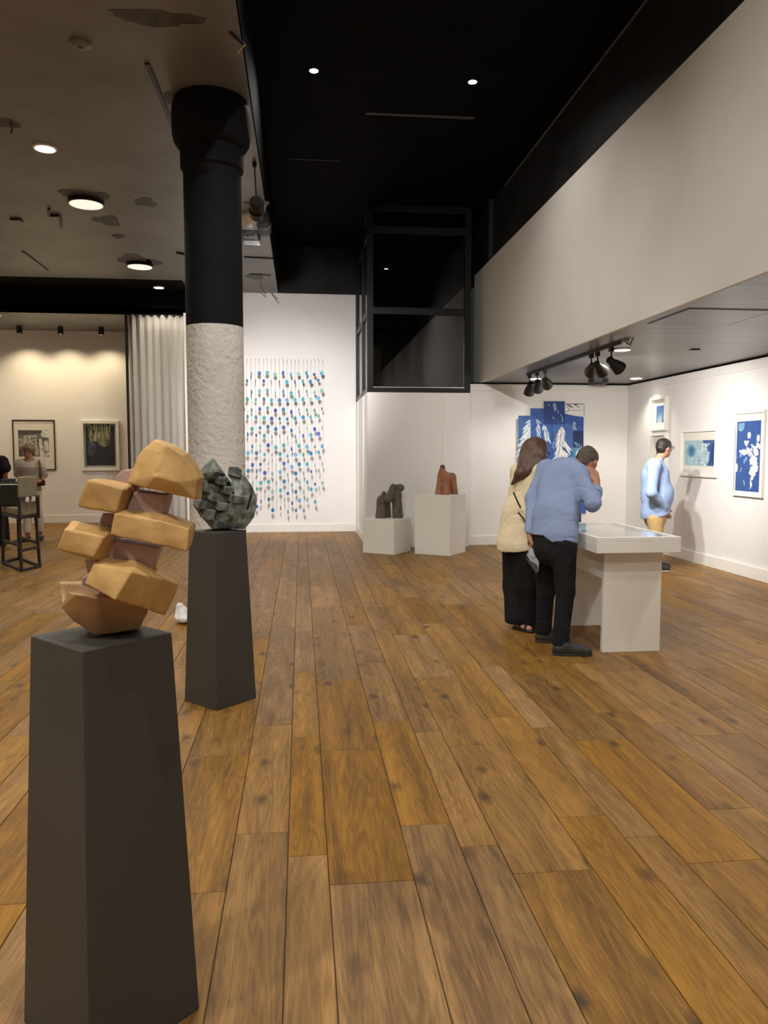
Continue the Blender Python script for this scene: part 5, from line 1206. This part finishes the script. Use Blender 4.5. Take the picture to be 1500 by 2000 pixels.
def striped_woman():
    Y = 13.6; q_ = lambda x, y, dy=0: PY(x / 7.14, 850 + y / 7.14, Y + dy)
    J = dict(fw=nrm([-.15, -1, 0]), head=q_(395, 215, -.02), hf=nrm([-.55, -.8, -.15]), hu=nrm([0, -.1, 1]), neck=q_(415, 340), chest=q_(412, 470), waist=q_(415, 640), pelvis=q_(430, 780),
             shr=q_(275, 395), shl=q_(560, 390), elr=q_(238, 565, .0), wrr=q_(330, 640, -.2), ell=q_(625, 570, -.02), wrl=q_(540, 650, -.2), hir=q_(375, 810), hil=q_(495, 810), knr=q_(385, 1090), knl=q_(530, 1090), anr=q_(385, 1390, -.05), anl=q_(560, 1370, .1))
    J['anr'][2] = .1; J['anl'][2] = .1; J['toer'] = J['anr'] + V3(-.04, -.2, 0); J['toel'] = J['anl'] + V3(.03, -.2, 0)
    hands = [(J['wrl'], V3(-.8, -.1, -.1), V3(0, -.2, -.9), V3(0, -.7, .5), .5, .95), (J['wrr'], V3(.8, -.1, -.1), V3(0, -.2, -.9), V3(0, -.7, .5), .5, .95)]
    t, f, u, r = person('grey haired woman in a striped top and white trousers by the bar stool', J, M['skin2'], .008, hands, (.15, .14, .145), dep=.7, arm=(.042, .035, .024))
    def fn(s):
        torso(s, J, (.16, .15, .155), .018, .05, .74); s.cap(J['pelvis'], J['pelvis'] - Zv * .03, .17, .175, .04, n=J['fw'], fl=.75)
        for q in 'lr': s.cap(J['sh' + q], J['sh' + q] + (J['el' + q] - J['sh' + q]) * .85, .066, .06, .03)
        s.ell(J['neck'] + V3(0, -.03, .0), (.085, .08, .055), k=.02, neg=True); s.plane((0, 0, -1), J['pelvis'] + Zv * .01)
    garment(t, 'striped_top', stripe_mat(q_(0, 445)[2]), [J[k] for k in ('pelvis', 'shl', 'shr', 'ell', 'elr', 'chest')], fn, .009, .004, 26, (1, 1, 1), 31)
    def fn(s):
        s.cap(J['pelvis'], J['pelvis'] - Zv * .05, .155, .16, .03, n=J['fw'], fl=.78)
        for q in 'lr': s.cap(J['hi' + q], J['kn' + q], .095, .075, .03); s.cap(J['kn' + q], J['an' + q] + Zv * .03, .075, .068, .02)
        s.plane((0, 0, -1), (0, 0, .15)); s.plane((0, 0, 1), (0, 0, .95))
    garment(t, 'trousers', cloth('white_cotton', lin(200, 188, 172), .04, .85, .3, 12), [J[k] for k in ('pelvis', 'knl', 'knr', 'anl', 'anr')], fn, .009, .005, 22, (1, 1, 1), 32)
    for q, tx in (('r', -.03), ('l', .02)): a = J['an' + q]; shoe(t, (a[0], a[1] + .06), (a[0] + tx, a[1] - .19), M['metal_black'], M['metal_black'], h=.05)
    c = J['head']; A = (r, f, u); s = SDF(*bounds([c], .17), .007); s.ell(c + .03 * u - .015 * f, (.092, .108, .10), A, .01); s.ell(c - .03 * u - .05 * f, (.085, .05, .07), A, .03)
    s.box(c + .115 * f - .035 * u, (.085, .075, .085), A, .03, .01, neg=True); s.box(c - .105 * u + .03 * f, (.1, .06, .07), A, .03, .01, neg=True)
    s.disp(lambda x, y, z: .004 * wnoise(15, 80)(x, y, z)); s.build('hair', mat('hair_ash', lin(128, 108, 84), .6, .3, 50, .5, 100), t); glasses(t, c, f, u, r, M['metal_black'])
    lea = mat('brown_leather', lin(70, 30, 24), .5)
    tb = thing('handbag', q_(590, 660, -.1), 'small dark brown shoulder bag of the woman in the striped top', 'bag')
    MB().tube([q_(548, 350, -.09), q_(555, 400, -.13), q_(562, 500, -.16), q_(575, 620, -.16), q_(585, 650, -.12)], .011, 8).build('strap', lea, tb, True)
    MB().obox(q_(575, 665, -.11), np.eye(3), (.06, .04, .05)).build('pouch', lea, tb, bevel=.02)
    MB().obox(q_(575, 655, -.155), np.eye(3), (.05, .006, .03)).build('flap', lea, tb, bevel=.005)
striped_woman()

# ---- person in black at the frame edge
def black_person():
    Y = 12.9; q_ = lambda x, y, dy=0: PY(x / 7.14, 850 + y / 7.14, Y + dy)
    J = dict(fw=nrm([-.5, .85, 0]), head=q_(-105, 190), hf=nrm([-.6, .8, -.1]), hu=Zv, neck=q_(-95, 300), chest=q_(-95, 450), waist=q_(-90, 620), pelvis=q_(-85, 760), shr=q_(25, 370, -.12), shl=q_(-215, 370, .1),
             elr=q_(85, 500, -.14), wrr=q_(50, 640, .05), ell=q_(-240, 540, .1), wrl=q_(-150, 620, .25), hir=q_(-35, 800, -.05), hil=q_(-140, 800, .05), knr=q_(10, 1120, -.05), knl=q_(-130, 1120, .05), anr=q_(40, 1440, -.05), anl=q_(-120, 1430, .05))
    J['anr'][2] = .1; J['anl'][2] = .1; J['toer'] = J['anr'] + V3(-.1, .17, 0); J['toel'] = J['anl'] + V3(-.1, .17, 0)
    t, f, u, r = person('person in a loose black top and wide black trousers behind the bar stool', J, M['skin2'], .009, [(J['wrr'], V3(-.5, .5, -.6), V3(-.7, 0, -.3), V3(0, .5, .5), .5), (J['wrl'], V3(.3, .6, -.5), V3(.7, 0, -.3), V3(0, .5, .5), .5)], (.15, .14, .15))
    bk = cloth('black_knit', (.010, .008, .010, 1), .2)
    def fn(s):
        torso(s, J, (.165, .16, .17), .03, .05, .8)
        for q in 'lr': s.cap(J['sh' + q], J['sh' + q] + (J['el' + q] - J['sh' + q]) * .62, .085, .095, .04)
        s.ell(J['neck'] + Zv * .03, (.07, .07, .05), k=.02, neg=True); s.plane((0, 0, -1), J['pelvis'] - Zv * .06)
    garment(t, 'top', bk, [J[k] for k in ('pelvis', 'shl', 'shr', 'chest')], fn, .01, .005, 20, (1, 1, 1), 41)
    def fn(s):
        s.cap(J['pelvis'], J['pelvis'] - Zv * .05, .155, .16, .03, n=J['fw'], fl=.78)
        for q in 'lr': s.cap(J['hi' + q], J['kn' + q], .11, .11, .03); s.cap(J['kn' + q], J['an' + q], .11, .105, .02)
        s.plane((0, 0, -1), (0, 0, .06)); s.plane((0, 0, 1), (0, 0, .95))
    garment(t, 'trousers', bk, [J[k] for k in ('pelvis', 'knl', 'knr', 'anl', 'anr')], fn, .011, .005, 20, (1, 1, .5), 42)
    for q in 'lr': a = J['an' + q]; shoe(t, (a[0] + .03, a[1] - .05), (a[0] - .1, a[1] + .17), M['metal_black'], M['metal_black'])
    c = J['head']; A = (r, f, u); s = SDF(*bounds([c], .17), .008); s.ell(c + .03 * u - .02 * f, (.09, .108, .1), A, .01); s.box(c + .115 * f - .035 * u, (.085, .075, .085), A, .03, .01, neg=True); s.build('hair', mat('hair_black', lin(26, 22, 20), .5), t)
black_person()

# ================================================================== BAR STOOL AND BAG
def stool():
    fr = mat('stool_dark_wood', lin(34, 26, 28), .5, .2, 20); up = mat('stool_upholstery', lin(136, 128, 104), .8, .06, 12, .2, 60)
    L1, L2, L3, L0 = [PZ(*q) for q in ((42, 1117), (78, 1108), (38, 1092), (6, 1101))]
    c = (L1 + L2 + L3 + L0) / 4; t = thing('bar_stool', c, 'tall bar stool with beige upholstered back and dark wooden frame', 'stool')
    ax = nrm(L2 - L1); sd = nrm(L0 - L1); zs = .70
    tops = [p + (c - p) * .12 + Zv * zs for p in (L1, L2, L3, L0)]
    for k, (p, q) in enumerate(zip((L1, L2, L3, L0), tops)):
        hi = q + Zv * (.17 if k < 2 else 0); MB().bar(p, q, .034).build('leg', fr, t, bevel=.003)
    legs = (L1, L2, L3, L0)
    for i in range(4):
        a, b = legs[i], legs[(i + 1) % 4]; MB().bar(a + Zv * .018, b + Zv * .018, .034).build('floor_rail', fr, t, bevel=.003)
        a2 = a + (tops[i] - a) * (.38 if i in (0, 2) else .46); b2 = b + (tops[(i + 1) % 4] - b) * (.38 if i in (0, 2) else .46); MB().bar(a2, b2, .028, .034).build('foot_rail', fr, t, bevel=.003)
        MB().bar(tops[i] - Zv * .02, tops[(i + 1) % 4] - Zv * .02, .034, .04).build('seat_rail', fr, t, bevel=.003)
    tc = sum(tops) / 4
    o = MB().prism([tc + (q - tc) * 1.12 for q in tops], (0, 0, .09)).build('seat', up, t, bevel=.02)
    b1, b2 = [tc + (q - tc) * 1.14 for q in tops[:2]]; out = nrm(np.cross(b2 - b1, Zv)); 
    MB().prism([b1, b2, b2 + sd * .06, b1 + sd * .06], (0, 0, .50)).build('backrest', up, t, bevel=.02)
    for p in (b1 - sd * .02, b2 - sd * .02): MB().bar(p - Zv * .05, p + Zv * .24, .034).build('back_post', fr, t, bevel=.003)
    MB().bar(b1 - sd * .02 + Zv * .23, b2 - sd * .02 + Zv * .23, .03, .035).build('back_rail', fr, t, bevel=.003)
    for k in (.3, .62): p = b1 + (b2 - b1) * k - sd * .04 + Zv * .21; MB().bar(p, p + (b2 - b1) * .16, .02, .06).build('strap', M['white'], t)
    # dark bag standing on the seat
    p = tc + Zv * .092 + sd * .06; lt = mat('bag_black_leather', (.012, .013, .012, 1), .5)
    tb = thing('tote_bag', p, 'black leather tote with a pale handle standing on the bar stool', 'bag')
    s = SDF(p + [-.34, -.25, -.02], p + [.26, .25, .45], .008); w_ = nrm(np.cross(Zv, V3(.0, 1, 0)))
    s.box(p + V3(-.05, -.02, .16), (.155, .08, .16), None, .02, 0); s.disp(lambda x, y, z: .004 * wnoise(51, 22)(x, y, z)); s.plane((0, 0, -1), (0, 0, p[2])); s.build('body', lt, tb)
    h = p + V3(-.05, -.11, .27); MB().tube([h + V3(-.12, 0, 0), h + V3(-.10, -.02, .02), h + V3(.10, -.02, .02), h + V3(.11, 0, .0)], .008, 8).build('handle', M['white'], tb, True)
    MB().obox(p + V3(-.1, 0, .335), np.eye(3), (.08, .05, .03)).build('scarf', mat('scarf_grey', lin(54, 58, 54), .9, .5, 40), tb, bevel=.01)
stool()
